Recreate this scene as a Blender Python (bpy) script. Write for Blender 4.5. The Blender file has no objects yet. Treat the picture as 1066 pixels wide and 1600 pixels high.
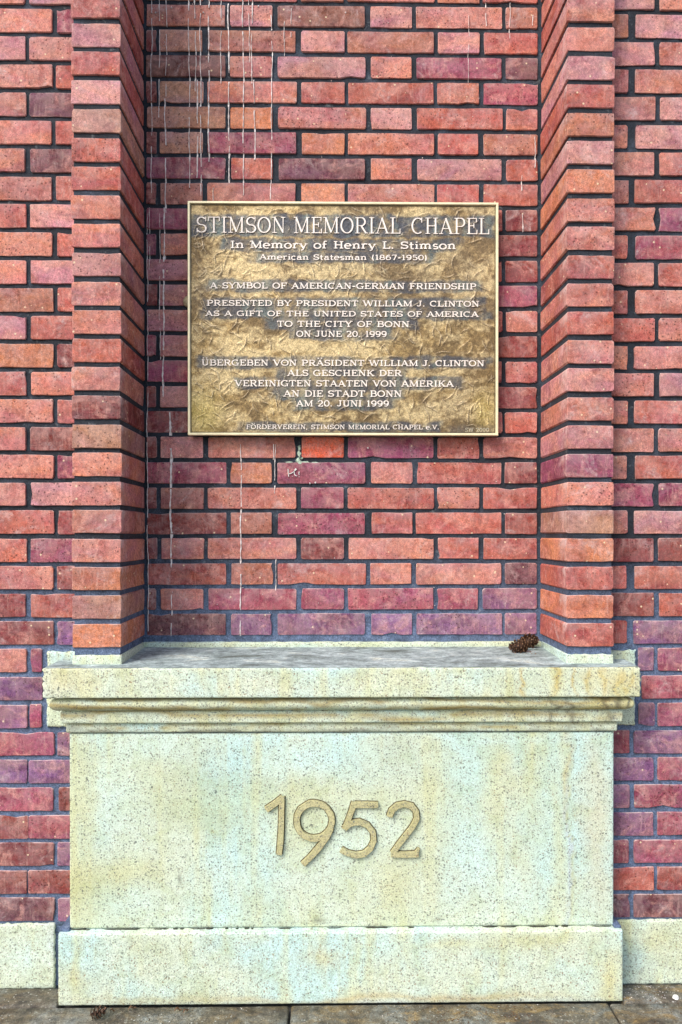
import bpy, math, random
import numpy as np
from mathutils import Vector

SC = bpy.context.scene
COL = SC.collection
RX, RY = 1066.0, 1600.0

# ------------------------------------------------------------------ camera
F = 1244.0                       # focal length in photograph pixels
CX, CY = 533.0, 842.6            # principal point
CAMZ = 1.120
YAW, PITCH = math.radians(0.76), math.radians(-0.35)
cam_d = bpy.data.cameras.new('camera')
cam = bpy.data.objects.new('camera', cam_d)
COL.objects.link(cam)
cam.location = (0, 0, CAMZ)
cam.rotation_euler = (math.pi / 2 + PITCH, 0, -YAW)
cam_d.sensor_fit = 'AUTO'
cam_d.sensor_width = 36
cam_d.lens = F / 1600.0 * 36
cam_d.shift_y = (CY - 800.0) / 1600.0
cam_d.clip_start = 0.05
cam_d.clip_end = 500
SC.camera = cam
SC.render.resolution_x, SC.render.resolution_y = 682, 1024

# ------------------------------------------------------------------ light
world = bpy.data.worlds.new('World')
SC.world = world
world.use_nodes = True
wn = world.node_tree
SUN_EL, SUN_AZ = math.radians(43), math.radians(221)     # azimuth clockwise from +Y
sky = wn.nodes.new('ShaderNodeTexSky')
sky.sky_type = 'NISHITA'
sky.sun_disc = False
sky.sun_elevation = SUN_EL
sky.sun_rotation = SUN_AZ
sky.air_density = 1.2
sky.dust_density = 3.0
sky.ozone_density = 1.0
bg = wn.nodes['Background']
bg.inputs['Strength'].default_value = 0.12
wn.links.new(sky.outputs['Color'], bg.inputs['Color'])
sun_d = bpy.data.lights.new('sun', 'SUN')
sun_d.energy = 1.5
sun_d.angle = math.radians(28)
sun_d.color = (1.0, 0.965, 0.92)
sun = bpy.data.objects.new('sun', sun_d)
COL.objects.link(sun)
sd = Vector((math.sin(SUN_AZ) * math.cos(SUN_EL), math.cos(SUN_AZ) * math.cos(SUN_EL), math.sin(SUN_EL)))
sun.rotation_euler = sd.to_track_quat('Z', 'Y').to_euler()
sun.location = (-3, -4, 6)
SC.view_settings.view_transform = 'Standard'
SC.view_settings.look = 'None'
SC.view_settings.gamma = 1
SC.view_settings.use_curve_mapping = False
SC.view_settings.exposure = 0.94

rnd = random.Random(1952)
nr = np.random.RandomState(52)

# ------------------------------------------------------------------ pixel -> place
_cp, _sp, _cy, _sy = math.cos(PITCH), math.sin(PITCH), math.cos(YAW), math.sin(YAW)
def P(u, v, Y):
    """world (x, z) on the plane at distance Y seen at pixel (u, v) of the photograph"""
    a, b = (u - CX) / F, -(v - CY) / F
    y, z, x = _cp - b * _sp, _sp + b * _cp, a
    wx = x * _cy + y * _sy
    wy = -x * _sy + y * _cy
    t = Y / wy
    return wx * t, CAMZ + z * t

D_PIER, D_WALL, D_REC = 1.918, 1.974, 2.160
PITCHZ, Z0 = 0.0685, 0.876

# ------------------------------------------------------------------ numpy noise
def vnoise(shape, cells, seed):
    r = np.random.RandomState(seed)
    out = np.zeros(shape)
    amp, tot = 1.0, 0.0
    cy, cx = cells
    for o in range(4):
        g = r.rand(int(cy) + 3, int(cx) + 3)
        yy = np.linspace(0, cy, shape[0]); xx = np.linspace(0, cx, shape[1])
        y0 = yy.astype(int); x0 = xx.astype(int)
        fy = yy - y0; fx = xx - x0
        fy = (fy * fy * (3 - 2 * fy))[:, None]; fx = (fx * fx * (3 - 2 * fx))[None, :]
        a = g[y0][:, x0]; b = g[y0][:, x0 + 1]; c = g[y0 + 1][:, x0]; d = g[y0 + 1][:, x0 + 1]
        out += amp * ((a * (1 - fx) + b * fx) * (1 - fy) + (c * (1 - fx) + d * fx) * fy)
        tot += amp; amp *= 0.55; cy *= 2.1; cx *= 2.1
    return out / tot

# ------------------------------------------------------------------ objects
def mesh_obj(name, verts, faces, mat=None, parent=None, loc=(0, 0, 0), smooth=False):
    me = bpy.data.meshes.new(name)
    me.from_pydata([tuple(v) for v in verts], [], faces)
    me.validate(); me.update()
    if smooth:
        me.polygons.foreach_set('use_smooth', [True] * len(me.polygons))
    o = bpy.data.objects.new(name, me)
    COL.objects.link(o)
    if mat: me.materials.append(mat)
    o.location = loc
    if parent:
        o.parent = parent
    return o

def empty(name, loc=(0, 0, 0)):
    o = bpy.data.objects.new(name, None)
    o.empty_display_size = 0.1
    COL.objects.link(o); o.location = loc
    return o

def tag(o, label=None, cat=None, group=None, kind=None):
    if label: o['label'] = label
    if cat: o['category'] = cat
    if group: o['group'] = group
    if kind: o['kind'] = kind
    return o

class MB:
    def __init__(s): s.v = []; s.f = []
    def add(s, v, f):
        n = len(s.v); s.v += [tuple(q) for q in v]; s.f += [tuple(i + n for i in q) for q in f]
    def box(s, x0, x1, y0, y1, z0, z1, c=0.0):
        if c <= 0:
            v = [(x, y, z) for x in (x0, x1) for y in (y0, y1) for z in (z0, z1)]
            s.add(v, [(0, 1, 3, 2), (4, 6, 7, 5), (0, 4, 5, 1), (2, 3, 7, 6), (0, 2, 6, 4), (1, 5, 7, 3)])
        else:
            v = []; 
            for sx in (0, 1):
                for sy in (0, 1):
                    for sz in (0, 1):
                        X = (x0, x1)[sx]; Y = (y0, y1)[sy]; Z = (z0, z1)[sz]
                        dx = c * (1 - 2 * sx); dy = c * (1 - 2 * sy); dz = c * (1 - 2 * sz)
                        v += [(X, Y + dy, Z + dz), (X + dx, Y, Z + dz), (X + dx, Y + dy, Z)]
            import bmesh
            bm = bmesh.new()
            for q in v: bm.verts.new(q)
            bmesh.ops.convex_hull(bm, input=bm.verts)
            bm.verts.ensure_lookup_table()
            bm.verts.index_update()
            s.add([q.co[:] for q in bm.verts], [[w.index for w in f.verts] for f in bm.faces])
            bm.free()
    def obj(s, name, mat, parent=None, **k):
        return mesh_obj(name, s.v, s.f, mat, parent, **k)

def grid_obj(name, pts, mat, parent=None, smooth=True, attr=None):
    """pts: array (n, m, 3); attr: {'name': (n, m, 3)}"""
    n, m = pts.shape[:2]
    me = bpy.data.meshes.new(name)
    idx = np.arange(n * m).reshape(n, m)
    q = np.stack([idx[:-1, :-1], idx[:-1, 1:], idx[1:, 1:], idx[1:, :-1]], -1).reshape(-1, 4)
    me.vertices.add(n * m)
    me.vertices.foreach_set('co', pts.astype(np.float32).ravel())
    me.loops.add(q.size)
    me.loops.foreach_set('vertex_index', q.astype(np.int32).ravel())
    me.polygons.add(len(q))
    me.polygons.foreach_set('loop_start', np.arange(0, q.size, 4, dtype=np.int32))
    me.polygons.foreach_set('loop_total', np.full(len(q), 4, dtype=np.int32))
    me.update(calc_edges=True)
    if smooth: me.polygons.foreach_set('use_smooth', [True] * len(q))
    for k, a in (attr or {}).items():
        c = np.ones((n * m, 4), dtype=np.float32); c[:, :3] = a.reshape(-1, 3)
        at = me.color_attributes.new(k, 'FLOAT_COLOR', 'POINT')
        at.data.foreach_set('color', c.ravel())
    me.materials.append(mat)
    o = bpy.data.objects.new(name, me)
    COL.objects.link(o)
    if parent: o.parent = parent
    return o

# ------------------------------------------------------------------ materials
class NT:
    def __init__(s, name):
        s.m = bpy.data.materials.new(name); s.m.use_nodes = True
        s.t = s.m.node_tree; s.b = s.t.nodes['Principled BSDF']
    def n(s, t, **k):
        x = s.t.nodes.new(t)
        for a, b in k.items():
            if a in x.bl_rna.properties: setattr(x, a, b)
            else: x.inputs[a].default_value = b
        return x
    def l(s, a, b): s.t.links.new(a, b)
    def noise(s, vec, scale, detail=4, rough=0.55, dist=0.0):
        x = s.n('ShaderNodeTexNoise'); x.inputs['Scale'].default_value = scale
        x.inputs['Detail'].default_value = detail; x.inputs['Roughness'].default_value = rough
        x.inputs['Distortion'].default_value = dist
        s.l(vec, x.inputs['Vector']); return x.outputs['Fac']
    def ramp(s, fac, stops, interp='LINEAR'):
        x = s.n('ShaderNodeValToRGB'); e = x.color_ramp.elements; x.color_ramp.interpolation = interp
        while len(e) < len(stops): e.new(0.5)
        for i, (p, c) in enumerate(stops):
            e[i].position = p; e[i].color = (c if isinstance(c, tuple) else (c, c, c)) + (1,)
        s.l(fac, x.inputs['Fac']); return x.outputs['Color']
    def mix(s, fac, a, b, mode='MIX'):
        x = s.n('ShaderNodeMix'); x.data_type = 'RGBA'; x.blend_type = mode
        for v, i in ((fac, 0), (a, 6), (b, 7)):
            if isinstance(v, (int, float)): x.inputs[i].default_value = v if i == 0 else (v, v, v, 1)
            elif isinstance(v, tuple): x.inputs[i].default_value = v + (1,)
            else: s.l(v, x.inputs[i])
        return x.outputs[2]
    def math(s, op, a, b=0.0, c=None):
        x = s.n('ShaderNodeMath'); x.operation = op
        for i, v in enumerate((a, b) if c is None else (a, b, c)):
            if isinstance(v, (int, float)): x.inputs[i].default_value = v
            else: s.l(v, x.inputs[i])
        return x.outputs[0]
    def scalev(s, vec, sc):
        x = s.n('ShaderNodeVectorMath'); x.operation = 'MULTIPLY'; s.l(vec, x.inputs[0]); x.inputs[1].default_value = sc
        return x.outputs[0]
    def bump(s, h, strength, dist, normal=None):
        x = s.n('ShaderNodeBump'); x.inputs['Strength'].default_value = strength; x.inputs['Distance'].default_value = dist
        s.l(h, x.inputs['Height'])
        if normal: s.l(normal, x.inputs['Normal'])
        return x.outputs['Normal']

def brick_material():
    t = NT('fired_brick')
    tc = t.n('ShaderNodeTexCoord'); oi = t.n('ShaderNodeObjectInfo')
    off = t.n('ShaderNodeVectorMath'); off.operation = 'SCALE'
    cx = t.n('ShaderNodeCombineXYZ')
    t.l(oi.outputs['Random'], cx.inputs[0]); t.l(oi.outputs['Random'], cx.inputs[1]); t.l(oi.outputs['Random'], cx.inputs[2])
    t.l(cx.outputs[0], off.inputs[0]); off.inputs['Scale'].default_value = 37.0
    ad = t.n('ShaderNodeVectorMath'); ad.operation = 'ADD'
    t.l(tc.outputs['Object'], ad.inputs[0]); t.l(off.outputs[0], ad.inputs[1])
    v = ad.outputs[0]
    base = oi.outputs['Color']
    n1 = t.noise(v, 11, 5, 0.6, 0.6)
    c = t.mix(t.math('MULTIPLY', t.ramp(n1, [(0.36, 1.0), (0.6, 0.0)]), 0.8), base, t.mix(1.0, base, (0.52, 0.40, 0.44), 'MULTIPLY'))
    n2 = t.noise(v, 24, 6, 0.65, 1.0)
    light = t.mix(0.5, base, (0.64, 0.33, 0.27))
    c = t.mix(t.math('MULTIPLY', t.ramp(n2, [(0.5, 0.0), (0.64, 1.0)]), 0.85), c, light)
    # sooty firing scuffs
    n8 = t.noise(t.scalev(v, (0.8, 1, 1.6)), 17, 6, 0.7, 1.4)
    c = t.mix(t.ramp(n8, [(0.56, 0.0), (0.70, 0.6)]), c, t.mix(1.0, base, (0.36, 0.34, 0.48), 'MULTIPLY'))
    # hue drift along the brick: plum to orange
    n3 = t.noise(t.scalev(v, (1, 1, 2.2)), 7, 3, 0.5, 0.8)
    c = t.mix(t.math('MULTIPLY', t.ramp(n3, [(0.5, 0.0), (0.66, 1.0)]), 0.45), c, t.mix(1.0, base, (1.12, 1.12, 0.74), 'MULTIPLY'))
    c = t.mix(t.math('MULTIPLY', t.ramp(n3, [(0.34, 1.0), (0.5, 0.0)]), 0.35), c, t.mix(1.0, base, (0.85, 0.8, 1.4), 'MULTIPLY'))
    # drag marks and wash-down lines
    n4 = t.noise(t.scalev(v, (1.0, 1.0, 0.12)), 170, 3, 0.6)
    c = t.mix(t.ramp(n4, [(0.56, 0.0), (0.75, 0.28)]), c, (0.62, 0.42, 0.36))
    # grain
    n5 = t.noise(v, 420, 4, 0.75)
    c = t.mix(1.0, c, t.ramp(n5, [(0.3, 0.5), (0.5, 1.0), (0.7, 1.5)]), 'MULTIPLY')
    n6 = t.noise(v, 130, 4, 0.7)
    c = t.mix(1.0, c, t.ramp(n6, [(0.3, 0.62), (0.5, 1.0), (0.72, 1.36)]), 'MULTIPLY')
    # lime bloom
    n7 = t.noise(v, 9, 7, 0.72, 1.6)
    fine = t.noise(v, 90, 4, 0.8)
    bl = t.math('MULTIPLY', t.ramp(n7, [(0.55, 0.0), (0.74, 0.75)]), t.ramp(fine, [(0.42, 0.15), (0.6, 1.0)]))
    c = t.mix(bl, c, (0.62, 0.52, 0.52))
    # worn arrises: the chamfer faces show paler clay
    pt = t.n('ShaderNodeAttribute'); pt.attribute_name = 'arris'
    wear = t.math('MULTIPLY', pt.outputs['Fac'], t.ramp(t.noise(v, 34, 4, 0.7), [(0.38, 0.0), (0.56, 0.9)]))
    c = t.mix(wear, c, (0.66, 0.50, 0.48))
    # light and dark specks
    vo = t.n('ShaderNodeTexVoronoi'); vo.inputs['Scale'].default_value = 70; t.l(v, vo.inputs['Vector'])
    sp = t.math('LESS_THAN', vo.outputs['Distance'], 0.17)
    sep = t.n('ShaderNodeSeparateColor'); t.l(vo.outputs['Color'], sep.inputs[0])
    sel = t.math('GREATER_THAN', sep.outputs[0], 0.9)
    c = t.mix(t.math('MULTIPLY', t.math('MULTIPLY', sp, sel), 0.8), c, (0.75, 0.62, 0.42))
    vo2 = t.n('ShaderNodeTexVoronoi'); vo2.inputs['Scale'].default_value = 120; t.l(v, vo2.inputs['Vector'])
    sep2 = t.n('ShaderNodeSeparateColor'); t.l(vo2.outputs['Color'], sep2.inputs[0])
    pit = t.math('MULTIPLY', t.math('LESS_THAN', vo2.outputs['Distance'], 0.24), t.math('GREATER_THAN', sep2.outputs[1], 0.80))
    c = t.mix(t.math('MULTIPLY', pit, 0.65), c, (0.05, 0.02, 0.02))
    t.l(c, t.b.inputs['Base Color'])
    t.b.inputs['Roughness'].default_value = 0.92; t.b.inputs['Specular IOR Level'].default_value = 0.25
    h = t.math('ADD', t.math('MULTIPLY', n5, 0.35), t.math('MULTIPLY', n6, 0.8))
    h = t.math('SUBTRACT', h, t.math('MULTIPLY', pit, 0.5))
    nb = t.bump(n2, 0.2, 0.001)
    t.l(t.bump(h, 0.9, 0.0018, nb), t.b.inputs['Normal'])
    return t.m

def mortar_material():
    t = NT('dark_mortar')
    g = t.n('ShaderNodeNewGeometry'); v = g.outputs['Position']
    a = t.noise(v, 9, 5, 0.6, 0.5); b = t.noise(v, 260, 4, 0.75); d = t.noise(v, 45, 5, 0.7)
    c = t.ramp(a, [(0.3, (0.010, 0.012, 0.018)), (0.55, (0.018, 0.024, 0.036)), (0.75, (0.050, 0.068, 0.10))])
    sx = t.n('ShaderNodeSeparateXYZ'); t.l(v, sx.inputs[0])
    # joints turn a paler blue grey towards the foot of the wall
    low = t.ramp(t.math('MULTIPLY_ADD', sx.outputs[2], -1.0, 1.6), [(0.5, 0.0), (0.75, 0.95)])
    c = t.mix(low, c, t.ramp(d, [(0.3, (0.05, 0.07, 0.12)), (0.7, (0.13, 0.185, 0.31))]))
    c = t.mix(1.0, c, t.ramp(b, [(0.3, 0.4), (0.7, 1.8)]), 'MULTIPLY')
    c = t.mix(t.ramp(d, [(0.6, 0.0), (0.75, 0.4)]), c, (0.34, 0.38, 0.40))
    t.l(c, t.b.inputs['Base Color']); t.b.inputs['Roughness'].default_value = 0.9
    t.l(t.bump(t.math('ADD', b, d), 0.9, 0.002), t.b.inputs['Normal'])
    return t.m

def stone_material(name, tint_attr=True, base=(0.5, 0.5, 0.4), speck=1.0):
    t = NT(name)
    g = t.n('ShaderNodeNewGeometry'); v = g.outputs['Position']
    if tint_attr:
        at = t.n('ShaderNodeAttribute'); at.attribute_name = 'tint'; c = at.outputs['Color']
    else:
        rg = t.n('ShaderNodeRGB'); rg.outputs[0].default_value = base + (1,); c = rg.outputs[0]
    a = t.noise(v, 14, 6, 0.65, 0.6); b = t.noise(v, 330, 4, 0.7); m = t.noise(v, 60, 5, 0.7)
    c = t.mix(1.0, c, t.ramp(a, [(0.3, (0.90, 0.91, 0.80)), (0.5, 1.0), (0.7, (1.03, 1.08, 1.10))]), 'MULTIPLY')
    c = t.mix(1.0, c, t.ramp(m, [(0.3, (0.87, 0.885, 0.83)), (0.52, 1.0), (0.72, (1.06, 1.08, 1.08))]), 'MULTIPLY')
    c = t.mix(1.0, c, t.ramp(b, [(0.32, 0.62), (0.5, 1.0), (0.68, 1.25)]), 'MULTIPLY')
    hs = None
    for sc, rad, thr, cols in ((240, 0.36, 0.58, 1), (150, 0.30, 0.66, 2), (78, 0.19, 0.82, 3)):
        # aggregate grains of three sizes
        w = t.n('ShaderNodeTexNoise'); w.inputs['Scale'].default_value = sc * 1.6; t.l(v, w.inputs['Vector'])
        dv = t.n('ShaderNodeVectorMath'); dv.operation = 'MULTIPLY_ADD'
        t.l(w.outputs['Color'], dv.inputs[0]); dv.inputs[1].default_value = (1.0 / sc,) * 3; t.l(v, dv.inputs[2])
        vo = t.n('ShaderNodeTexVoronoi'); vo.inputs['Scale'].default_value = sc; t.l(dv.outputs[0], vo.inputs['Vector'])
        s2 = t.n('ShaderNodeSeparateColor'); t.l(vo.outputs['Color'], s2.inputs[0])
        k = t.math('MULTIPLY', t.math('LESS_THAN', vo.outputs['Distance'], rad), t.math('GREATER_THAN', s2.outputs[0], thr))
        gc = t.ramp(s2.outputs[1], [(0.0, (0.05, 0.065, 0.07)), (0.35, (0.14, 0.14, 0.11)), (0.6, (0.27, 0.16, 0.08)), (0.8, (0.07, 0.10, 0.14)), (1.0, (0.34, 0.32, 0.22))])
        c = t.mix(t.math('MULTIPLY', k, 0.66 * speck), c, gc)
        hs = k if hs is None else t.math('ADD', hs, k)
    t.l(c, t.b.inputs['Base Color']); t.b.inputs['Roughness'].default_value = 0.8
    nb = t.bump(a, 0.3, 0.004)
    t.l(t.bump(t.math('SUBTRACT', t.math('ADD', b, m), t.math('MULTIPLY', hs, 0.5)), 0.55, 0.0012, nb), t.b.inputs['Normal'])
    return t.m

def ledge_material():
    t = NT('weathered_ledge_stone')
    g = t.n('ShaderNodeNewGeometry'); v = g.outputs['Position']
    a = t.noise(t.scalev(v, (1, 2.2, 1)), 9, 6, 0.7, 0.8); b = t.noise(v, 240, 4, 0.75); m = t.noise(v, 55, 5, 0.75)
    c = t.ramp(a, [(0.32, (0.10, 0.125, 0.11)), (0.45, (0.23, 0.29, 0.29)), (0.58, (0.36, 0.44, 0.45)), (0.7, (0.58, 0.62, 0.52))])
    c = t.mix(1.0, c, t.ramp(m, [(0.3, 0.5), (0.7, 1.6)]), 'MULTIPLY')
    c = t.mix(1.0, c, t.ramp(b, [(0.3, 0.7), (0.7, 1.3)]), 'MULTIPLY')
    t.l(c, t.b.inputs['Base Color']); t.b.inputs['Roughness'].default_value = 0.7
    t.l(t.bump(t.math('ADD', b, m), 0.7, 0.0025), t.b.inputs['Normal'])
    return t.m

def bronze_plate_material():
    t = NT('patinated_bronze')
    at = t.n('ShaderNodeAttribute'); at.attribute_name = 'tint'
    g = t.n('ShaderNodeNewGeometry'); v = g.outputs['Position']
    b = t.noise(v, 280, 5, 0.85); m = t.noise(v, 90, 6, 0.8, 1.2)
    c = t.mix(1.0, at.outputs['Color'], t.ramp(b, [(0.3, 0.35), (0.5, 1.0), (0.7, 1.7)]), 'MULTIPLY')
    c = t.mix(1.0, c, t.ramp(m, [(0.32, (0.62, 0.56, 0.5)), (0.52, 1.0), (0.7, (1.35, 1.3, 1.15))]), 'MULTIPLY')
    t.l(c, t.b.inputs['Base Color'])
    t.b.inputs['Metallic'].default_value = 0.55
    t.b.inputs['Roughness'].default_value = 0.46
    t.l(t.bump(t.math('ADD', b, m), 0.7, 0.0012), t.b.inputs['Normal'])
    return t.m

def plain(name, col, rough=0.6, metal=0.0, var=0.25, sc=80, bs=0.4, bd=0.001, dark=None):
    t = NT(name)
    g = t.n('ShaderNodeNewGeometry'); v = g.outputs['Position']
    n = t.noise(v, sc, 5, 0.7)
    d = dark or tuple(q * (1 - 2 * var) for q in col)
    c = t.ramp(n, [(0.3, d), (0.6, col), (0.8, tuple(min(1, q * (1 + var)) for q in col))])
    t.l(c, t.b.inputs['Base Color']); t.b.inputs['Roughness'].default_value = rough; t.b.inputs['Metallic'].default_value = metal
    t.l(t.bump(t.noise(v, sc * 4, 4, 0.7), bs, bd), t.b.inputs['Normal'])
    return t.m

def pavement_material():
    t = NT('stained_paving')
    g = t.n('ShaderNodeNewGeometry'); v = g.outputs['Position']
    a = t.noise(v, 7, 6, 0.7, 0.6); b = t.noise(v, 300, 4, 0.75); m = t.noise(v, 40, 6, 0.75); a2 = t.noise(t.scalev(v, (1, 1.6, 1)), 13, 6, 0.7, 1.0)
    sx_ = t.n('ShaderNodeSeparateXYZ'); t.l(v, sx_.inputs[0])
    c = t.ramp(a, [(0.34, (0.20, 0.215, 0.205)), (0.5, (0.13, 0.115, 0.085)), (0.66, (0.055, 0.042, 0.036))])
    c = t.mix(t.math('MULTIPLY', t.ramp(a2, [(0.48, 0.0), (0.64, 0.8)]), t.ramp(t.math('MULTIPLY_ADD', sx_.outputs[0], 1.2, 0.35), [(0.0, 0.35), (0.6, 1.0)])), c, (0.27, 0.18, 0.065))
    c = t.mix(t.ramp(m, [(0.56, 0.0), (0.7, 0.6)]), c, (0.30, 0.31, 0.27))
    c = t.mix(1.0, c, t.ramp(m, [(0.36, 0.4), (0.5, 1.0), (0.62, 1.3)]), 'MULTIPLY')
    vo = t.n('ShaderNodeTexVoronoi'); vo.inputs['Scale'].default_value = 170; t.l(v, vo.inputs['Vector'])
    sc_ = t.n('ShaderNodeSeparateColor'); t.l(vo.outputs['Color'], sc_.inputs[0])
    c = t.mix(t.math('MULTIPLY', t.math('LESS_THAN', vo.outputs['Distance'], .35), t.math('GREATER_THAN', sc_.outputs[0], .72)), c, t.ramp(sc_.outputs[1], [(0, (.03, .025, .02)), (.5, (.12, .09, .05)), (1, (.42, .42, .38))]))
    c = t.mix(1.0, c, t.ramp(b, [(0.3, 0.45), (0.7, 1.7)]), 'MULTIPLY')
    t.l(c, t.b.inputs['Base Color']); t.b.inputs['Roughness'].default_value = 0.5
    t.l(t.bump(t.math('ADD', b, m), 0.9, 0.003), t.b.inputs['Normal'])
    return t.m

M_BRICK = brick_material()
M_MORTAR = mortar_material()
M_STONE = stone_material('speckled_cast_stone')
M_SKIRT = stone_material('speckled_skirting_stone')
M_LEDGE = ledge_material()
M_PLATE = bronze_plate_material()
M_RIM = plain('polished_brass_rim', (0.92, 0.84, 0.56), 0.38, 0.3, 0.1, 60, 0.15, 0.0005)
M_BACK = plain('dark_bronze_edge', (0.16, 0.11, 0.06), 0.5, 0.5, 0.3)
M_LETTER = plain('rubbed_bronze_letter', (0.92, 0.83, 0.76), 0.42, 0.12, 0.1, 120, 0.2, 0.0005)
M_DARKLETTER = plain('dull_bronze_letter', (0.62, 0.56, 0.42), 0.5, 0.5, 0.2)
M_LIME = plain('lime_deposit', (0.86, 0.84, 0.83), 0.85, 0.0, 0.15, 110, 0.6, 0.0015, dark=(0.58, 0.48, 0.46))
M_LIMEG = plain('greenish_lime_deposit', (0.50, 0.64, 0.52), 0.85, 0.0, 0.25, 200, 0.6, 0.0015)
M_CONE = plain('pine_cone_scale', (0.09, 0.042, 0.022), 0.6, 0.0, 0.4, 300, 0.5, 0.001)
M_CONETIP = plain('pine_cone_tip', (0.24, 0.125, 0.06), 0.6, 0.0, 0.3, 300, 0.5, 0.001)
M_PAVE = pavement_material()
M_GROUND = plain('worn_asphalt', (0.10, 0.097, 0.09), 0.9, 0.0, 0.2, 30, 0.5, 0.003)
M_LEAF = plain('dry_leaf', (0.15, 0.075, 0.03), 0.7, 0.0, 0.4, 200)
M_EDGESHADE = plain('painted_edge_shade', (0.15, 0.125, 0.065), 0.9, 0, 0.4, 150)  # dark colour that stands in for shade round the raised numerals
M_WHITE = plain('pale_chip', (0.8, 0.8, 0.78), 0.7, 0.0, 0.1)

# ------------------------------------------------------------------ bricks
PAL = dict(s=(.50, .185, .145), p=(.51, .225, .220), r=(.43, .118, .095), d=(.225, .052, .050), u=(.160, .060, .078),
           o=(.52, .195, .115), b=(.41, .155, .110), t=(.43, .215, .160), k=(.19, .074, .062), v=(.235, .105, .200), m=(.305, .072, .115),
           a=(.75, .135, .060))

def colour(code):
    c = PAL[code]; k = rnd.uniform(0.88, 1.12); w = rnd.uniform(-0.06, 0.06)
    return (c[0] * k * (1 + w), c[1] * k, c[2] * k * (1 - w), 1)

def brick(parent, x0, x1, zc, yf, code, h=0.057, depth=0.03, rings=(), jit=0.0007):
    calm = 0.3 if rings else 1.0
    """one brick: uneven front outline, worn arris, sides running back to `depth`"""
    w = x1 - x0; hw, hh = w / 2, h / 2
    nx = 7 if w > 0.16 else 4 if w > 0.06 else 2
    cut = rnd.uniform(0.0015, 0.004)
    o = []
    for i in range(nx + 1):
        x = -hw + cut + (w - 2 * cut) * i / nx
        o.append((x, -hh))
    o += [(hw, -hh + cut * rnd.uniform(.6, 1.5)), (hw, 0.0), (hw, hh - cut * rnd.uniform(.6, 1.5))]
    for i in range(nx, -1, -1):
        x = -hw + cut + (w - 2 * cut) * i / nx
        o.append((x, hh))
    o += [(-hw, hh - cut * rnd.uniform(.6, 1.5)), (-hw, 0.0), (-hw, -hh + cut * rnd.uniform(.6, 1.5))]
    n = len(o)
    j = [(x + rnd.uniform(-jit, jit), z + rnd.uniform(-jit, jit) * 1.15) for x, z in o]
    if rnd.random() < 0.30:                                   # a chipped corner or arris
        q = rnd.randrange(n); a = rnd.uniform(0.002, 0.006) * (.4 if rings else 1)
        j[q] = (j[q][0] * (1 - a / max(abs(hw), .02)), j[q][1] * (1 - a / hh))
    b1 = 0.0012
    tilt = rnd.uniform(-0.010, 0.010); tiltz = rnd.uniform(-0.012, 0.012)
    off = rnd.uniform(-0.0012, 0.0012)
    v = []
    for x, z in j:
        k = 1 - b1 / hw if hw > .02 else .93
        v.append((x * k, off + x * tilt + z * tiltz, z * (1 - b1 / hh)))
    deps = [b1 * 1.1] + list(rings) + [depth]
    for q, d in enumerate(deps):
        for x, z in j:
            e = jit * 0.8 if 0 < q < len(deps) - 1 else 0
            v.append((x + rnd.uniform(-e, e), d, z + rnd.uniform(-e, e)))
    f = [tuple(range(n))]
    for r in range(len(deps)):
        for i in range(n):
            a = r * n + i; b = r * n + (i + 1) % n
            f.append((a, a + n, b + n, b))
    # front vertices ordered counter-clockwise seen from -Y
    ob = mesh_obj('brick', v, f, M_BRICK, parent, loc=((x0 + x1) / 2, yf, zc))
    ob.rotation_euler = (0, rnd.uniform(-0.0035, 0.0035) * calm, 0)
    ob.color = colour(code)
    at = ob.data.attributes.new('arris', 'FLOAT', 'POINT')
    up = [1.0 if (n <= i < 2 * n and j[i - n][1] > hh * .8) or (i < n and j[i][1] > hh * .8) else (0.35 if i < 2 * n else 0.0) for i in range(len(v))]
    at.data.foreach_set('value', [u if i >= n else u * .25 for i, u in enumerate(up)])
    return ob

def mortar_sheet(name, parent, x0, x1, z0, z1, y, thick, amp=0.0012, step=0.012):
    nx = max(2, int((x1 - x0) / step)); nz = max(2, int((z1 - z0) / step))
    X, Z = np.meshgrid(np.linspace(x0, x1, nx), np.linspace(z0, z1, nz))
    r = np.random.RandomState(int(abs(x0) * 1000) + 7)
    Yv = y + (r.rand(nz, nx) - 0.5) * 2 * amp
    p = np.stack([X, Yv, Z], -1)
    o = grid_obj(name, p, M_MORTAR, parent)
    mod = o.modifiers.new('solid', 'SOLIDIFY'); mod.thickness = thick; mod.offset = -1.0
    return o

def X(u, v, Y): return P(u, v, Y)[0]

# ---- recessed wall
REC_L, REC_R = X(228.5, 940, D_REC), X(841.5, 940, D_REC)
rec = tag(empty('recessed_brick_wall', ((REC_L + REC_R) / 2, D_REC, 0.83)),
          'recessed red brick panel between the two piers, streaked with white lime runs above the plaque', 'wall')
def child_world(o, parent):
    """keep a child where it was written in world coordinates"""
    o.location = Vector(o.location) - Vector(parent.location)
ROWS_A = [(230, 353), (361, 426), (435, 571), (580, 644), (651, 784), (790, 840)]
ROWS_B = [(228.5, 245), (251, 318), (325, 463), (471.5, 538), (544, 678), (684, 748), (755, 840.5)]
RECCODE = {24: 'bpkpsb', 23: 'dtbpbpr', 22: 'kspsmu', 21: 'dtsrrsm', 20: 'tosprs', 19: 'dtmosrb', 18: 'mruspr', 17: 'dbsosrr',
           16: 'mrrrrd', 15: 'msrrrrd', 14: 'prrrrd', 13: 'dprrrrm', 12: 'prrrrs', 11: 'mprrrrd', 10: 'mrrrrr', 9: 'dprrrmd', 8: 'drrrrr',
           7: 'dpsamrs', 6: 'momsrd', 5: 'dbsmrsr', 4: 'dbmrrd', 3: 'dssdsrr', 2: 'rbrssu', 1: 'dsmmmmv', 0: 'uvvvvv', 25: 'dsrbsor', 26: 'rrspsr', 27: 'srprsmr'}
JX = {}
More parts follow.
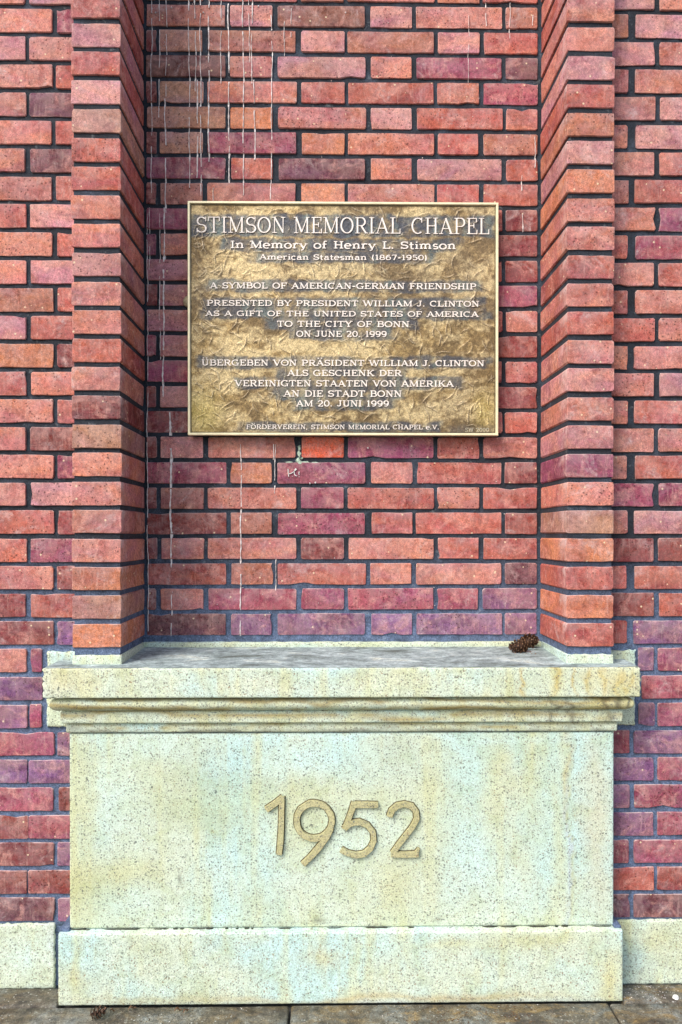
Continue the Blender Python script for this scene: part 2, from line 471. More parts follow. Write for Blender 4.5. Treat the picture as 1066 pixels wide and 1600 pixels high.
for k in range(0, 28):
    row = ROWS_B if k % 2 else ROWS_A
    zc = Z0 + k * PITCHZ
    for i, (a, b) in enumerate(row):
        x0 = X(a, 960, D_REC) + rnd.uniform(-.002, .002); x1 = X(b, 960, D_REC) + rnd.uniform(-.002, .002)
        x0 = max(x0, REC_L + 0.002); x1 = min(x1, REC_R - 0.004)
        if x1 - x0 < 0.015: x0 = x1 - 0.02
        o = brick(rec, x0, x1, zc + rnd.uniform(-.0008, .0008), D_REC, RECCODE[k][i])
        child_world(o, rec)
Z_TOP = Z0 + 27.5 * PITCHZ
o = mortar_sheet('mortar', rec, REC_L - .03, REC_R + .03, 0.70, Z_TOP, D_REC + 0.0042, 0.05)
child_world(o, rec)

# ---- piers
PL = (X(113, 945, D_PIER), X(190, 945, D_PIER))
PR = (X(885, 945, D_PIER), X(959, 945, D_PIER))
PIERCODE = [('obbossssotdsssspssrrtprps', ), ]
LEFTC = 'o' 't' 'o' 's' 's' 's' 's' 't' 'd' 's' 'r' 's' 's' 'p' 's' 's' 'r' 'r' 't' 'p' 'r' 'p' 'r' 's' 'r' 's' 's' 'r'
RIGHTC = 'r' 'o' 'r' 'o' 't' 's' 'm' 'p' 's' 'p' 's' 'r' 's' 'r' 's' 's' 'o' 'p' 'o' 'r' 'p' 's' 's' 'r' 's' 's' 'r' 's'
for (x0, x1), codes, side, lab in ((PL, LEFTC, 'l', 'left brick pier with its shaded inner side turned to the plaque'),
                                   (PR, RIGHTC, 'r', 'right brick pier rising beside the pine cones on the ledge')):
    t = tag(empty('brick_pier', ((x0 + x1) / 2, D_PIER + .12, 0.83)), lab, 'pier')
    for k in range(28):
        e0, e1 = rnd.uniform(-.0011, .0011), rnd.uniform(-.0011, .0011)
        o = brick(t, x0 + e0, x1 + e1, Z0 + k * PITCHZ + rnd.uniform(-.001, .001), D_PIER + rnd.uniform(-.001, .001), codes[k],
                  h=0.0558, depth=D_REC - D_PIER - 0.004, rings=(0.08, 0.16), jit=0.0007)
        child_world(o, t)
    m = MB(); ins = 0.0044
    m.box(x0 + ins, x1 - ins, D_PIER + ins, D_REC + 0.02, 0.828, Z_TOP)
    o = m.obj('mortar', M_MORTAR, t); child_world(o, t)

# ---- outer walls
def outer_row(sgn, k):
    """pixel spans measured on the photograph at y about 960, continued at the bond's own spacing"""
    out = []
    if sgn < 0:
        if k % 2 == 0: spans = [(90, 125), (-65, 83.5), (-143, -72), (-300, -151), (-379, -307)]
        else: spans = [(48.5, 125), (-27, 41.5), (-184, -34), (-263, -191), (-420, -270)]
        if k == -1: spans[0] = (47, 65.5)
        if k == -3: spans[0] = (47, 65.5)
        if k == -2: spans = [(-65, 66), ] + spans[2:]
        if k < -3: spans[0] = ((90 if k % 2 == 0 else 44), 125)
    else:
        if k % 2 == 0: spans = [(945, 980), (991.5, 1141), (1148, 1219), (1227, 1376), (1384, 1455)]
        else: spans = [(945, 1022), (1029.5, 1100), (1107, 1256), (1264, 1335), (1343, 1492)]
        if k in (-1, -3): spans[0] = (998.5, 1023)
        if k == -2: spans[0] = (1003.5, 1141); spans.pop(1)
        if k < -3: spans[0] = (945, 985 if k % 2 == 0 else 1023)
    return spans
D_EAR_L = X(74, 1060, D_WALL); D_EAR_R = X(992, 1060, D_WALL)
BLK = (X(109, 1300, D_PIER), X(959, 1300, D_PIER))
LC = {24: 'sm', 25: 'rs', 23: 'ps', 22: 'ms', 21: 'pp', 20: 'rs', 19: 'us', 18: 'rs', 17: 'us', 16: 'rb', 15: 'pr', 14: 'rs', 13: 'ps', 12: 'rb',
      11: 'rp', 10: 'do', 9: 'sr', 8: 'rs', 7: 'ds', 6: 'ms', 5: 'ps', 4: 'dr', 3: 'mr', 2: 'ds', 1: 'rd', 0: 'vd', -1: 'ms', -2: 'vm', -3: 'mv', -4: 'vm', -5: 'vv', -6: 'dm', -7: 'md', -8: 'vd', -9: 'dd', -10: 'vd'}
for sgn, lab in ((-1, 'outer brick wall left of the left pier, over the pale stone skirting'), (1, 'outer brick wall right of the right pier, over the cracked stone skirting')):
    xin = PL[0] if sgn < 0 else PR[1]
    t = tag(empty('brick_wall', (sgn * 0.75, D_WALL, 0.0)), lab, 'wall')
    for k in range(-10, 28):
        sp = outer_row(sgn, k)
        for i, (a, b) in enumerate(sp):
            x0 = X(a, 990, D_WALL) + rnd.uniform(-.002, .002); x1 = X(b, 990, D_WALL) + rnd.uniform(-.002, .002)
            if -3 <= k <= -1 and i == 0:
                if sgn < 0: x1 = min(x1, D_EAR_L - .008)
                else: x0 = max(x0, D_EAR_R + .008)
            if sgn > 0 and k <= -4:
                pass
            if sgn < 0 and i < 2 and k in LC: code = LC[k][i] if k % 2 == 0 or True else 'r'
            elif k <= -4: code = rnd.choice('vmvvdmr' if sgn > 0 else 'dmvmdv')
            elif k <= 0: code = rnd.choice('mvmrpv')
            elif k <= 8: code = rnd.choice('rrrsmrsdp')
            elif k <= 15: code = rnd.choice('rsrsprsm')
            else: code = rnd.choice('sssprrppsb')
            if sgn > 0 and k == 22 and i == 0: code = 'b'
            if k == -10: code = rnd.choice('vu')
            o = brick(t, x0, x1, Z0 + k * PITCHZ + rnd.uniform(-.001, .001), D_WALL, code, h=0.0575)
            child_world(o, t)
    xo = -1.36 if sgn < 0 else 1.40
    a, b = (xo, xin + 0.02) if sgn < 0 else (xin - 0.02, xo)
    o = mortar_sheet('mortar', t, a, b, 0.150, Z_TOP, D_WALL + 0.0045, 0.05, amp=0.0014)
    child_world(o, t)
    if sgn < 0: wall_l = t
    else: wall_r = t

# ------------------------------------------------------------------ stone colours
def blob(Xp, Zp, x, z, rx, rz): return np.exp(-(((Xp - x) / rx) ** 2 + ((Zp - z) / rz) ** 2))
def stone_tint(Xp, Zp, seed, yellow=0.0, Y=D_PIER, items=()):
    sh = Xp.shape
    ln = max(2.0, (Xp.max() - Xp.min()) * 5); hn = max(1.0, (Zp.max() - Zp.min()) * 4)
    n1 = vnoise(sh, (hn, ln), seed); n2 = vnoise(sh, (hn * 3, ln * 3), seed + 1); n3 = vnoise(sh, (max(1, hn * .5), ln * 7), seed + 2)
    base = np.array([0.575, 0.65, 0.53]); cool = np.array([0.50, 0.68, 0.66]); warm = np.array([0.60, 0.60, 0.34]); green = np.array([0.42, 0.49, 0.31])
    f = np.clip((n1 - 0.5) * 4 + 0.45 - yellow, 0, 1)[..., None]
    c = base * (1 - f) + cool * f
    w = np.clip((n3 - 0.53) * 3.5 + yellow, 0, 1)[..., None] * 0.6
    c = c * (1 - w) + warm * w
    g = np.clip((n2 - 0.56) * 4, 0, 1)[..., None] * 0.35
    c = c * (1 - g) + green * g
    for (u, v, ru, rv, col, k) in items:
        x, z = P(u, v, Y); s = 0.6485 * 1000
        wv = (blob(Xp + (n2 - .5) * 0.06, Zp + (n1 - .5) * 0.06, x, z, ru / s, rv / s) * k)[..., None]
        c = c * (1 - wv) + np.array(col) * wv
    return c

WARM, GRN, COOL, BRN, DRK, CYA = (.56, .53, .24), (.40, .46, .25), (.58, .76, .74), (.42, .30, .14), (.10, .10, .08), (.36, .52, .50)

# ------------------------------------------------------------------ pedestal with its ledge
ped = tag(empty('stone_pedestal', ((BLK[0] + BLK[1]) / 2, D_PIER, 0.0)),
          'pale speckled cast stone pedestal with moulded ledge, raised year 1952 on its face', 'pedestal')
def keep(o): child_world(o, ped); return o
BL, BR = BLK
PLI_X0, PLI_X1 = X(91, 1500, D_PIER - .025), X(973.5, 1500, D_PIER - .025)
def path_sweep(name, prof, mat, nx=420, seed=3, yellow=0.1, items=(), jit=0.0, jend=0.0):
    Yt = D_PIER - max(o for o, z in prof)
    """moulding that runs along the front and returns to the wall on both sides. prof: (offset, z)"""
    yb = D_WALL + 0.02
    S = [('l', t) for t in np.linspace(0, 1, 7)[:-1]] + [('f', t) for t in np.linspace(0, 1, nx)] + [('r', t) for t in np.linspace(0, 1, 7)[1:]]
    r = np.random.RandomState(seed)
    pts = np.zeros((len(prof), len(S), 3))
    wob = np.convolve(r.rand(len(S) + 6) - .5, np.ones(7) / 7, 'valid')
    for a, (o, z) in enumerate(prof):
        wz = np.convolve(r.rand(len(S) + 4) - .5, np.ones(5) / 5, 'valid')
        for b, (w, t) in enumerate(S):
            yf = D_PIER - o
            if w == 'l': p = (BL - o, yb + (yf - yb) * t, z)
            elif w == 'f': p = (BL - o + (BR - BL + 2 * o) * t, yf, z)
            else: p = (BR + o, yf + (yb - yf) * t, z)
            p = list(p)
            p[2] += wz[b] * jit; p[1] += wob[b] * jit * .8
            if jend and (w != 'f' or t < 0.03 or t > .985): p[0] += (r.rand() - .5) * jend; p[2] += (r.rand() - .5) * jend * .6
            pts[a, b] = p
    c = stone_tint(pts[..., 0], pts[..., 2], seed, yellow, Y=Yt, items=items)
    o = grid_obj(name, pts, mat, ped, attr={'tint': c})
    return keep(o)
def rnd_edge(o, z, r, a0, a1, n=4):
    return [(o + r * math.cos(math.radians(a0 + (a1 - a0) * i / n)), z + r * math.sin(math.radians(a0 + (a1 - a0) * i / n))) for i in range(n + 1)]

def drips(us, v0, v1, w, col, k):
    return [(u, (v0 + v1) / 2, w * q, (v1 - v0) / 2 * 0.9, col, k) for u, q in us]
Z_LT = 0.8055
prof = [(-0.010, Z_LT + 0.0002)] + rnd_edge(0.043, Z_LT - 0.003, 0.003, 90, 0, 3) + [(0.046, z) for z in np.linspace(0.797, 0.742, 9)] + rnd_edge(0.043, 0.7385, 0.003, 0, -90, 3) + [(0.030, 0.7355)]
it = drips([(820, 1), (868, 1.3), (900, .8), (925, 1.0), (946, 1.2), (972, 1), (985, .7)], 1040, 1100, 3.5, (.50, .36, .08), 0.75)
it += [(90, 1068, 60, 26, (.64, .58, .36), .5), (960, 1065, 50, 30, (.60, .52, .26), .6), (400, 1068, 120, 18, (.66, .64, .46), .5), (620, 1066, 120, 18, (.66, .66, .46), .4)]
path_sweep('ledge_slab', prof, M_STONE, seed=11, yellow=0.34, items=it, jit=0.0014, jend=0.005)
tor = [(0.006, 0.7352)] + [(0.012 + 0.024 * math.cos(math.radians(a)), 0.7175 + 0.0175 * math.sin(math.radians(a))) for a in range(88, -91, -14)] + [(0.004, 0.6995)]
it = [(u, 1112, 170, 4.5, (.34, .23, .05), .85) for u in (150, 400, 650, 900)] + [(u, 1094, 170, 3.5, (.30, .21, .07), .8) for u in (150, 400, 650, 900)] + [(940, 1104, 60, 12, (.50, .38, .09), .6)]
it += drips([(865, 1), (890, 1.2), (948, 1), (966, 1), (984, .8)], 1085, 1118, 4, (.10, .09, .06), 0.8)
path_sweep('torus_moulding', tor, M_STONE, seed=12, yellow=0.6, items=it, jit=0.0008)
fil = [(0.000, 0.6992), (0.013, 0.6985)] + rnd_edge(0.0125, 0.6945, 0.0035, 80, 0, 2) + [(0.016, 0.688), (0.016, 0.677)] + rnd_edge(0.0125, 0.6725, 0.0035, 0, -80, 2) + [(0.0, 0.6685)]
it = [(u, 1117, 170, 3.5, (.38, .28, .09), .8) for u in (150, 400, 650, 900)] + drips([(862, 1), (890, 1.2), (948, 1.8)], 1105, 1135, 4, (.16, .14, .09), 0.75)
path_sweep('fillet_moulding', fil, M_STONE, seed=13, yellow=0.55, items=it, jit=0.0008)
ban = [(0.000, 0.6687), (0.004, 0.668), (0.006, 0.665), (0.006, 0.656), (0.006, 0.648), (0.004, 0.6445), (-0.006, 0.644)]
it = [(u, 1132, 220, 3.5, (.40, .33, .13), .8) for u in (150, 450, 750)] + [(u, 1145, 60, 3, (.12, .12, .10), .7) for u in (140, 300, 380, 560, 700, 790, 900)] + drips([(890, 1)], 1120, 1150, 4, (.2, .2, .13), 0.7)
path_sweep('neck_band', ban, M_STONE, seed=14, yellow=0.35, items=it, jit=0.0008)
m = MB(); m.box(BL + .004, BR - .004, D_PIER + .004, D_WALL + .04, 0.163, 0.70)
keep(m.obj('joint_mortar', M_MORTAR, ped))

for a, b in ((PLI_X0 - .001, BL + .002), (BR - .002, PLI_X1 + .001)):
    m = MB(); m.box(a, b, D_PIER - .012, D_WALL + .01, 0.166, 0.1765, .002); keep(m.obj('joint_mortar', M_MORTAR, ped))

# ledge top: slopes gently outwards
ys = np.concatenate([np.linspace(D_REC + .01, D_PIER, 40), np.linspace(D_PIER - .003, D_PIER - 0.044, 10)])
xs = np.linspace(BL - 0.044, BR + 0.044, 260)
XX, YY = np.meshgrid(xs, ys)
ZZ = 0.8165 + (0.8060 - 0.8165) * (D_REC - YY) / (D_REC - (D_PIER - .044)) + (vnoise(XX.shape, (8, 40), 5) - .5) * 0.0026
o = grid_obj('ledge_top', np.stack([XX, YY, ZZ], -1), M_LEDGE, ped)
# cells that would stand in the outer walls are cut away
import bmesh
bm = bmesh.new(); bm.from_mesh(o.data)
dl = [f for f in bm.faces if f.calc_center_median().y > D_WALL + .012 and (f.calc_center_median().x < PL[0] + .01 or f.calc_center_median().x > PR[1] - .01)]
bmesh.ops.delete(bm, geom=dl, context='FACES'); bm.to_mesh(o.data); bm.free()
keep(o)

def stone_box(name, x0, x1, y0, y1, z0, z1, seed, step=0.012, c=0.003, jit=0.0012, yellow=0.1, items=(), parent=None, mat=None, rough=0.0):
    """a stone block: one closed skin whose front carries a fine grid, arrises eased"""
    parent = parent or ped
    nx = max(3, int((x1 - x0) / step)); nz = max(3, int((z1 - z0) / step))
    xs = np.concatenate([[x0, x0, x0 + c * .3], np.linspace(x0 + c, x1 - c, nx), [x1 - c * .3, x1, x1]])
    zs = np.concatenate([[z0, z0, z0 + c * .3], np.linspace(z0 + c, z1 - c, nz), [z1 - c * .3, z1, z1]])
    XX, ZZ = np.meshgrid(xs, zs)
    YY = np.full(XX.shape, y0)
    ex = np.zeros(XX.shape); 
    dx = np.minimum(XX - x0, x1 - XX); dz = np.minimum(ZZ - z0, z1 - ZZ); d = np.minimum(dx, dz)
    YY += np.where(d < c * .9, c * .75, 0) * (d < c * .2) + np.where((d >= c * .2) & (d < c * .9), c * .2, 0)
    YY[0, :] = y1; YY[-1, :] = y1; YY[:, 0] = y1; YY[:, -1] = y1
    r = np.random.RandomState(seed)
    J = (r.rand(*XX.shape) - .5) * 2 * jit
    edge = d < c * .9
    XX = XX + np.where(edge & (dx < c * .9), J, 0); ZZ = ZZ + np.where(edge & (dz < c * .9), J, 0)
    if rough: YY += np.where(YY < y1 - 1e-6, (vnoise(XX.shape, (4, 6), seed) - .5) * rough, 0)
    col = stone_tint(XX, ZZ, seed, yellow, items=items)
    o = grid_obj(name, np.stack([XX, YY, ZZ], -1), mat or M_STONE, parent, smooth=False, attr={'tint': col})
    child_world(o, parent)
    return o

it = [(205, 1200, 90, 60, WARM, .35), (150, 1400, 70, 50, GRN, .55), (190, 1370, 60, 20, WARM, .5), (125, 1300, 25, 160, WARM, .55), (300, 1270, 90, 30, GRN, .5), (380, 1235, 70, 25, GRN, .35),
      (360, 1446, 250, 5, (.32, .35, .28), .35), (533, 1456, 30, 3, (.4,.3,.1), .3), (490, 1190, 60, 30, COOL, .6), (540, 1330, 110, 60, COOL, .45), (240, 1170, 60, 25, COOL, .6), (180, 1250, 50, 70, COOL, .5), (210, 1420, 60, 30, COOL, .4),
      (610, 1400, 40, 70, WARM, .5), (690, 1250, 40, 110, WARM, .30), (770, 1200, 25, 120, WARM, .5), (830, 1180, 22, 150, WARM, .55), (870, 1330, 14, 140, WARM, .45), (930, 1290, 22, 170, (.58, .52, .34), .6),
      (888, 1300, 2.6, 170, (.46, .52, .60), .75), (893, 1300, 2.0, 160, (.40, .38, .14), .6), (887, 1200, 4, 60, (.5, .42, .12), .6), (740, 1340, 30, 60, COOL, .6), (790, 1400, 40, 40, COOL, .5), (500, 1250, 160, 20, WARM, .2),
      (281, 1378, 4, 7, DRK, .8), (343, 1293, 5, 5, GRN, .8), (560, 1150, 400, 5, COOL, .6), (690, 1442, 6, 5, DRK, .6), (505, 1444, 8, 5, DRK, .6), (500, 1300, 70, 45, GRN, .22), (600, 1190, 70, 40, CYA, .25), (330, 1200, 80, 40, CYA, .2),
      (470, 1300, 50, 40, WARM, .25), (490, 1300, 20, 25, GRN, .3), (640, 1290, 16, 25, GRN, .3)]
o = stone_box('inscription_block', BL, BR, D_PIER, D_PIER + .03, 0.1715, 0.6415, 21, step=0.0065, jit=.0004, yellow=0.0, items=it)
o['label'] = 'large smooth face block carrying the year'
PLI = (X(91, 1500, D_PIER - .025), X(973.5, 1500, D_PIER - .025))
it = [(560, 1555, 330, 5, (.48, .37, .17), .6), (740, 1552, 70, 6, (.46, .33, .14), .4), (260, 1553, 80, 6, (.45, .40, .18), .5), (130, 1520, 40, 22, (.55, .5, .28), .4), (950, 1530, 14, 50, (.56, .5, .2), .6), (560, 1566, 480, 4, (.62, .66, .68), .5),
      (500, 1480, 30, 14, (.56, .46, .18), .5), (700, 1470, 60, 8, WARM, .4), (840, 1470, 60, 10, WARM, .4)]
o = stone_box('plinth', PLI[0], PLI[1], D_PIER - .025, D_WALL + .03, 0.0, 0.170, 22, step=0.0065, jit=.0004, yellow=-0.08, items=it)
# moss and broken mortar in the joints
mm = MB()
for q in range(30):
    u = rnd.choice([rnd.uniform(115, 330), rnd.uniform(330, 620), rnd.uniform(620, 955)]); x = X(u, 1451, D_PIER)
    w = rnd.choice([rnd.uniform(.003, .008), rnd.uniform(.01, .03)]); hh = rnd.uniform(.0012, .0035)
    seg = 6; base = [(x + w * math.cos(a) * (1 + rnd.uniform(-.2, .2)), D_PIER - 0.001 + rnd.uniform(-.001, 0) - .004 * abs(math.sin(a)), 0.1716 + hh * math.sin(a)) for a in [2 * math.pi * i / seg for i in range(seg)]]
    mm.add(base + [(x, D_PIER - .005, 0.1725)], [(i, (i + 1) % seg, seg) for i in range(seg)])
o = mm.obj('joint_moss', plain('dark_moss', (0.06, 0.06, 0.045), 0.95, 0, .4, 300), ped); o['kind'] = 'stuff'; keep(o)

# ends of the ledge stone built into the outer wall
for sx, x0, x1 in ((-1, D_EAR_L, BL + .02), (1, BR - .02, D_EAR_R)):
    stone_box('ledge_end', x0, x1, D_WALL - .004, D_WALL + .03, 0.645, 0.831, 31 + sx, step=0.008, c=.004, jit=.0022, yellow=0.25, rough=0.004,
              items=[(90, 1030, 20, 6, (.30, .34, .38), .6), (975, 1030, 20, 8, (.33, .36, .34), .6)])
# upstand at the back and the feet of the piers
stone_box('upstand', PL[1] - .002, PR[0] + .002, D_REC - .011, D_REC + .02, 0.812, 0.8285, 41, step=.02, c=.002, yellow=.3)
for (x0, x1), q in ((PL, 1), (PR, 2)):
    stone_box('pier_foot', x0, x1, D_PIER, D_REC - .012, 0.800, 0.8295, 44 + q, step=.01, c=.0025, yellow=.32)

# skirting stones under the outer walls
for t, x0, x1, sd in ((wall_l, -1.36, X(85.5, 1500, D_WALL), 51), (wall_r, X(966, 1500, D_WALL), 1.40, 52)):
    it = [(25, 1520, 30, 20, COOL, .4), (70, 1480, 14, 60, (.5, .55, .62), .5)] if sd == 51 else [(985, 1470, 18, 22, (.50, .46, .24), .6), (1040, 1490, 30, 25, WARM, .4), (985, 1520, 14, 30, (.3, .33, .25), .4)]
    x_mid = -0.93 if sd == 51 else 1.02
    if sd == 51: parts = [(x0, x_mid - .004), (x_mid + .004, x1)]
    else: parts = [(x0, x_mid - .004), (x_mid + .004, x1)]
    for a, b in parts:
        stone_box('skirting_stone', a, b, D_WALL - .003, D_WALL + .03, -0.004, 0.1565, sd, step=.008, c=.004, jit=.002, yellow=-0.1 if sd == 51 else .0, items=it, parent=t, mat=M_SKIRT, rough=.004)
# mortar beside the plinth
m = MB(); m.box(X(84, 1500, D_WALL), PLI[0] + .01, D_WALL + .006, D_WALL + .04, 0, .162); o = m.obj('mortar', M_MORTAR, wall_l); child_world(o, wall_l)
m = MB(); m.box(PLI[1] - .02, X(968, 1500, D_WALL), D_WALL + .006, D_WALL + .04, 0, .162); o = m.obj('mortar', M_MORTAR, wall_r); child_world(o, wall_r)

# ------------------------------------------------------------------ ribbons (raised strokes)
def ribbon(mb, pts, hw, y0, y1, bev=0.0):
    """pts: list of (x, z); hw: half width per point or number; from wall plane y0 forward to y1 (< y0)"""
    n = len(pts)
    if not hasattr(hw, '__len__'): hw = [hw] * n
    L, R = [], []
    for i in range(n):
        a = pts[max(0, i - 1)]; b = pts[min(n - 1, i + 1)]
        dx, dz = b[0] - a[0], b[1] - a[1]; d = math.hypot(dx, dz) or 1
        nx, nz = -dz / d, dx / d
        k = 1.0
        if 0 < i < n - 1:
            a1 = math.atan2(pts[i][1] - a[1], pts[i][0] - a[0]); a2 = math.atan2(b[1] - pts[i][1], b[0] - pts[i][0])
            k = min(1.6, 1 / max(.3, abs(math.cos((a2 - a1) / 2))))
        L.append((pts[i][0] + nx * hw[i] * k, pts[i][1] + nz * hw[i] * k)); R.append((pts[i][0] - nx * hw[i] * k, pts[i][1] - nz * hw[i] * k))
    v = []; f = []
    for i in range(n):
        cxm, czm = (L[i][0] + R[i][0]) / 2, (L[i][1] + R[i][1]) / 2
        s = 1 - bev
        v += [(L[i][0], y0, L[i][1]), (cxm + (L[i][0] - cxm) * s, y1, czm + (L[i][1] - czm) * s), (cxm + (R[i][0] - cxm) * s, y1, czm + (R[i][1] - czm) * s), (R[i][0], y0, R[i][1])]
    for i in range(n - 1):
        a, b = 4 * i, 4 * i + 4
        f += [(a, b, b + 1, a + 1), (a + 1, b + 1, b + 2, a + 2), (a + 2, b + 2, b + 3, a + 3)]
    f += [(0, 1, 2, 3), (4 * n - 1, 4 * n - 2, 4 * n - 3, 4 * n - 4)]
    mb.add(v, f)

def arc(cx, cy, rx, ry, a0, a1, n=12):
    return [(cx + rx * math.cos(math.radians(a0 + (a1 - a0) * i / n)), cy + ry * math.sin(math.radians(a0 + (a1 - a0) * i / n))) for i in range(n + 1)]

# ---- raised year on the block, measured on the photograph
def zp(a, b): return P(390 + a / 3.553, 1220 + b / 3.553, D_PIER - .004)
digits = [
    ('numeral', [[(92, 160), (140, 128), (186, 92)], [(180, 86), (178, 170), (176, 260), (172, 340), (165, 408)]], 18),
    ('numeral', [[(360 + 98 * math.cos(math.radians(a)), 222 - 98 * math.sin(math.radians(a))) for a in range(-40, 321, 12)], [(452, 262), (430, 310), (380, 375), (330, 430), (296, 462)]], 18),
    ('numeral', [[(715, 133), (650, 133), (584, 132)], [(584, 118), (566, 170), (545, 225), (528, 268)],
                 [(524, 262), (560, 236), (610, 228), (655, 246), (685, 285), (690, 330), (672, 375), (635, 405), (590, 412), (545, 400), (508, 380)]], 17),
    ('numeral', [[(778, 200), (790, 165), (820, 138), (860, 128), (900, 140), (925, 170), (928, 210), (905, 255), (870, 300), (830, 350), (795, 402)],
                 [(788, 408), (860, 410), (938, 407)], [(922, 408), (940, 372)]], 17),
]
for nm, strokes, w in digits:
    mb = MB(); edge_shade = MB()
    for i, s in enumerate(strokes):
        s = [(a + rnd.uniform(-1.2, 1.2), b + rnd.uniform(-1.2, 1.2)) for a, b in s]
        hw = [w * .93 / 3.553 / 648.5 * rnd.uniform(.92, 1.07) for _ in s]
        if len(s) == 2: hw = [hw[0], hw[1] * .35]
        ribbon(edge_shade, [zp(a, b) for a, b in s], [h + .0022 for h in hw], D_PIER + .002, D_PIER - .0009 - i * .0001, bev=.02)  # wider dark ribbon under the stroke, painting shade along its edges
        ribbon(mb, [zp(a, b) for a, b in s], hw, D_PIER + .002, D_PIER - .0078 - i * .00025, bev=.07)
    me = mb.obj(nm, stone_material('numeral_stone', False, (0.455, 0.425, 0.235)) if nm == 'numeral' and 'numeral_stone' not in bpy.data.materials else bpy.data.materials['numeral_stone'], ped)
    keep(me)
    keep(edge_shade.obj('numeral_edge_shade', M_EDGESHADE, ped))

# ------------------------------------------------------------------ bronze plaque
D_PLQ = D_REC - 0.034
pu0, pv0 = P(293, 313.5, D_PLQ); pu1, pv1 = P(779, 680.5, D_PLQ)
plq = tag(empty('memorial_plaque', ((pu0 + pu1) / 2, D_PLQ, (pv0 + pv1) / 2)),
          'rectangular bronze memorial plaque with raised lettering and polished rim, fixed to the recessed brickwork', 'plaque')
def pk(o): child_world(o, plq); return o
RW = 0.0075
PY = D_PLQ + 0.006                       # plate surface behind the rim's face
LINES = [  # text, u0, u1, top, bottom, style
    ('STIMSON', 306.5, 447, 339, 364.5, 'T'), ('MEMORIAL', 459, 626.5, 339.5, 365.5, 'T'), ('CHAPEL', 642.5, 765, 340.5, 366.5, 'T'),
    ('In Memory of Henry L. Stimson', 360, 712.5, 376.5, 389.5, 'B'), ('American Statesman (1867-1950)', 405.5, 668, 397.5, 407, 'B'),
    ('A SYMBOL OF AMERICAN-GERMAN FRIENDSHIP', 328, 744, 441.5, 452.5, 'B'),
    ('PRESENTED BY PRESIDENT WILLIAM J. CLINTON', 323, 749, 469, 479.5, 'B'), ('AS A GIFT OF THE UNITED STATES OF AMERICA', 321, 748, 485.5, 495.5, 'B'),
    ('TO THE CITY OF BONN', 433, 640, 501.5, 511.5, 'B'), ('ON JUNE 20. 1999', 463, 604.5, 517, 527, 'B'),
    ('ÜBERGEBEN VON PRÄSIDENT WILLIAM J. CLINTON', 315, 757, 562, 572.5, 'B'), ('ALS GESCHENK DER', 449, 628, 578, 588, 'B'),
    ('VEREINIGTEN STAATEN VON AMERIKA', 367, 709, 594, 604.5, 'B'), ('AN DIE STADT BONN', 443, 628, 610, 620.3, 'B'), ('AM 20. JUNI 1999', 463, 608, 625.5, 635.5, 'B'),
    ('FÖRDERVEREIN, STIMSON MEMORIAL CHAPEL e.V.', 385, 686.5, 663.5, 671, 'F'), ('SW 2000', 727, 764, 668.5, 675, 'D')]
# plate relief: a field of creases and soft hollows
nxp, nzp = 520, 400
x0p, x1p = pu0 + RW - .001, pu1 - RW + .001
z0p, z1p = pv1 + RW - .001, pv0 - RW + .001
gx = np.linspace(x0p, x1p, nxp); gz = np.linspace(z0p, z1p, nzp)
GX, GZ = np.meshgrid(gx, gz)
H = (vnoise(GX.shape, (10, 13), 71) - .5) * 0.0009 + (vnoise(GX.shape, (60, 80), 72) - .5) * 0.0011
crest = np.zeros(GX.shape)
stepx = gx[1] - gx[0]
rr = np.random.RandomState(9)
for q in range(560):
    cxx, czz = rr.uniform(x0p, x1p), rr.uniform(z0p, z1p)
    if rr.rand() < .18: cxx = x0p + rr.rand() ** 2 * .15
    R = rr.uniform(.015, .085); a0 = rr.uniform(0, 2 * math.pi); da = rr.uniform(.02, .085) / R * (1 if rr.rand() < .5 else -1)
    amp = rr.uniform(.6, 1.0)
    ax, az = cxx - R * math.cos(a0), czz - R * math.sin(a0)
    nst = 60; ph = rr.uniform(0, 6)
    for i in range(nst):
        t = i / (nst - 1); a = a0 + da * t; r2 = R * (1 + .07 * math.sin(5 * t + ph))
        px, pz = ax + r2 * math.cos(a), az + r2 * math.sin(a)
        ix = int((px - x0p) / stepx); iz = int((pz - z0p) / (gz[1] - gz[0]))
        if 3 < ix < nxp - 4 and 3 < iz < nzp - 4:
            e = amp * math.sin(math.pi * min(1, t * 1.25 + .08)) 
            sub = np.exp(-((GX[iz-3:iz+4, ix-3:ix+4] - px) ** 2 + (GZ[iz-3:iz+4, ix-3:ix+4] - pz) ** 2) / (0.00082 ** 2))
            crest[iz-3:iz+4, ix-3:ix+4] = np.maximum(crest[iz-3:iz+4, ix-3:ix+4], e * sub)
H += crest * 0.0019
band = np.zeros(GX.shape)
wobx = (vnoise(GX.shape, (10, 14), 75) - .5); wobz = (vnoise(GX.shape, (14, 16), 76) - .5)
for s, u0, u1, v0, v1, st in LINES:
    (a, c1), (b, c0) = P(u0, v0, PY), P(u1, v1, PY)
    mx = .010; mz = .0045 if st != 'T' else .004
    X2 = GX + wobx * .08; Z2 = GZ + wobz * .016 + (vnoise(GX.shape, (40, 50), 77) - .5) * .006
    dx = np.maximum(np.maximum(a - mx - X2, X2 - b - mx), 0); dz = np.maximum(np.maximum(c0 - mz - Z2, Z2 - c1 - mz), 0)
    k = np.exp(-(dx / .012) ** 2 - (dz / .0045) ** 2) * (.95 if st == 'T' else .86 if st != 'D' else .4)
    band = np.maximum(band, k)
n1 = vnoise(GX.shape, (6, 9), 81); n4 = vnoise(GX.shape, (70, 90), 86); n2 = vnoise(GX.shape, (22, 30), 82); n3 = vnoise(GX.shape, (26, 14), 83)
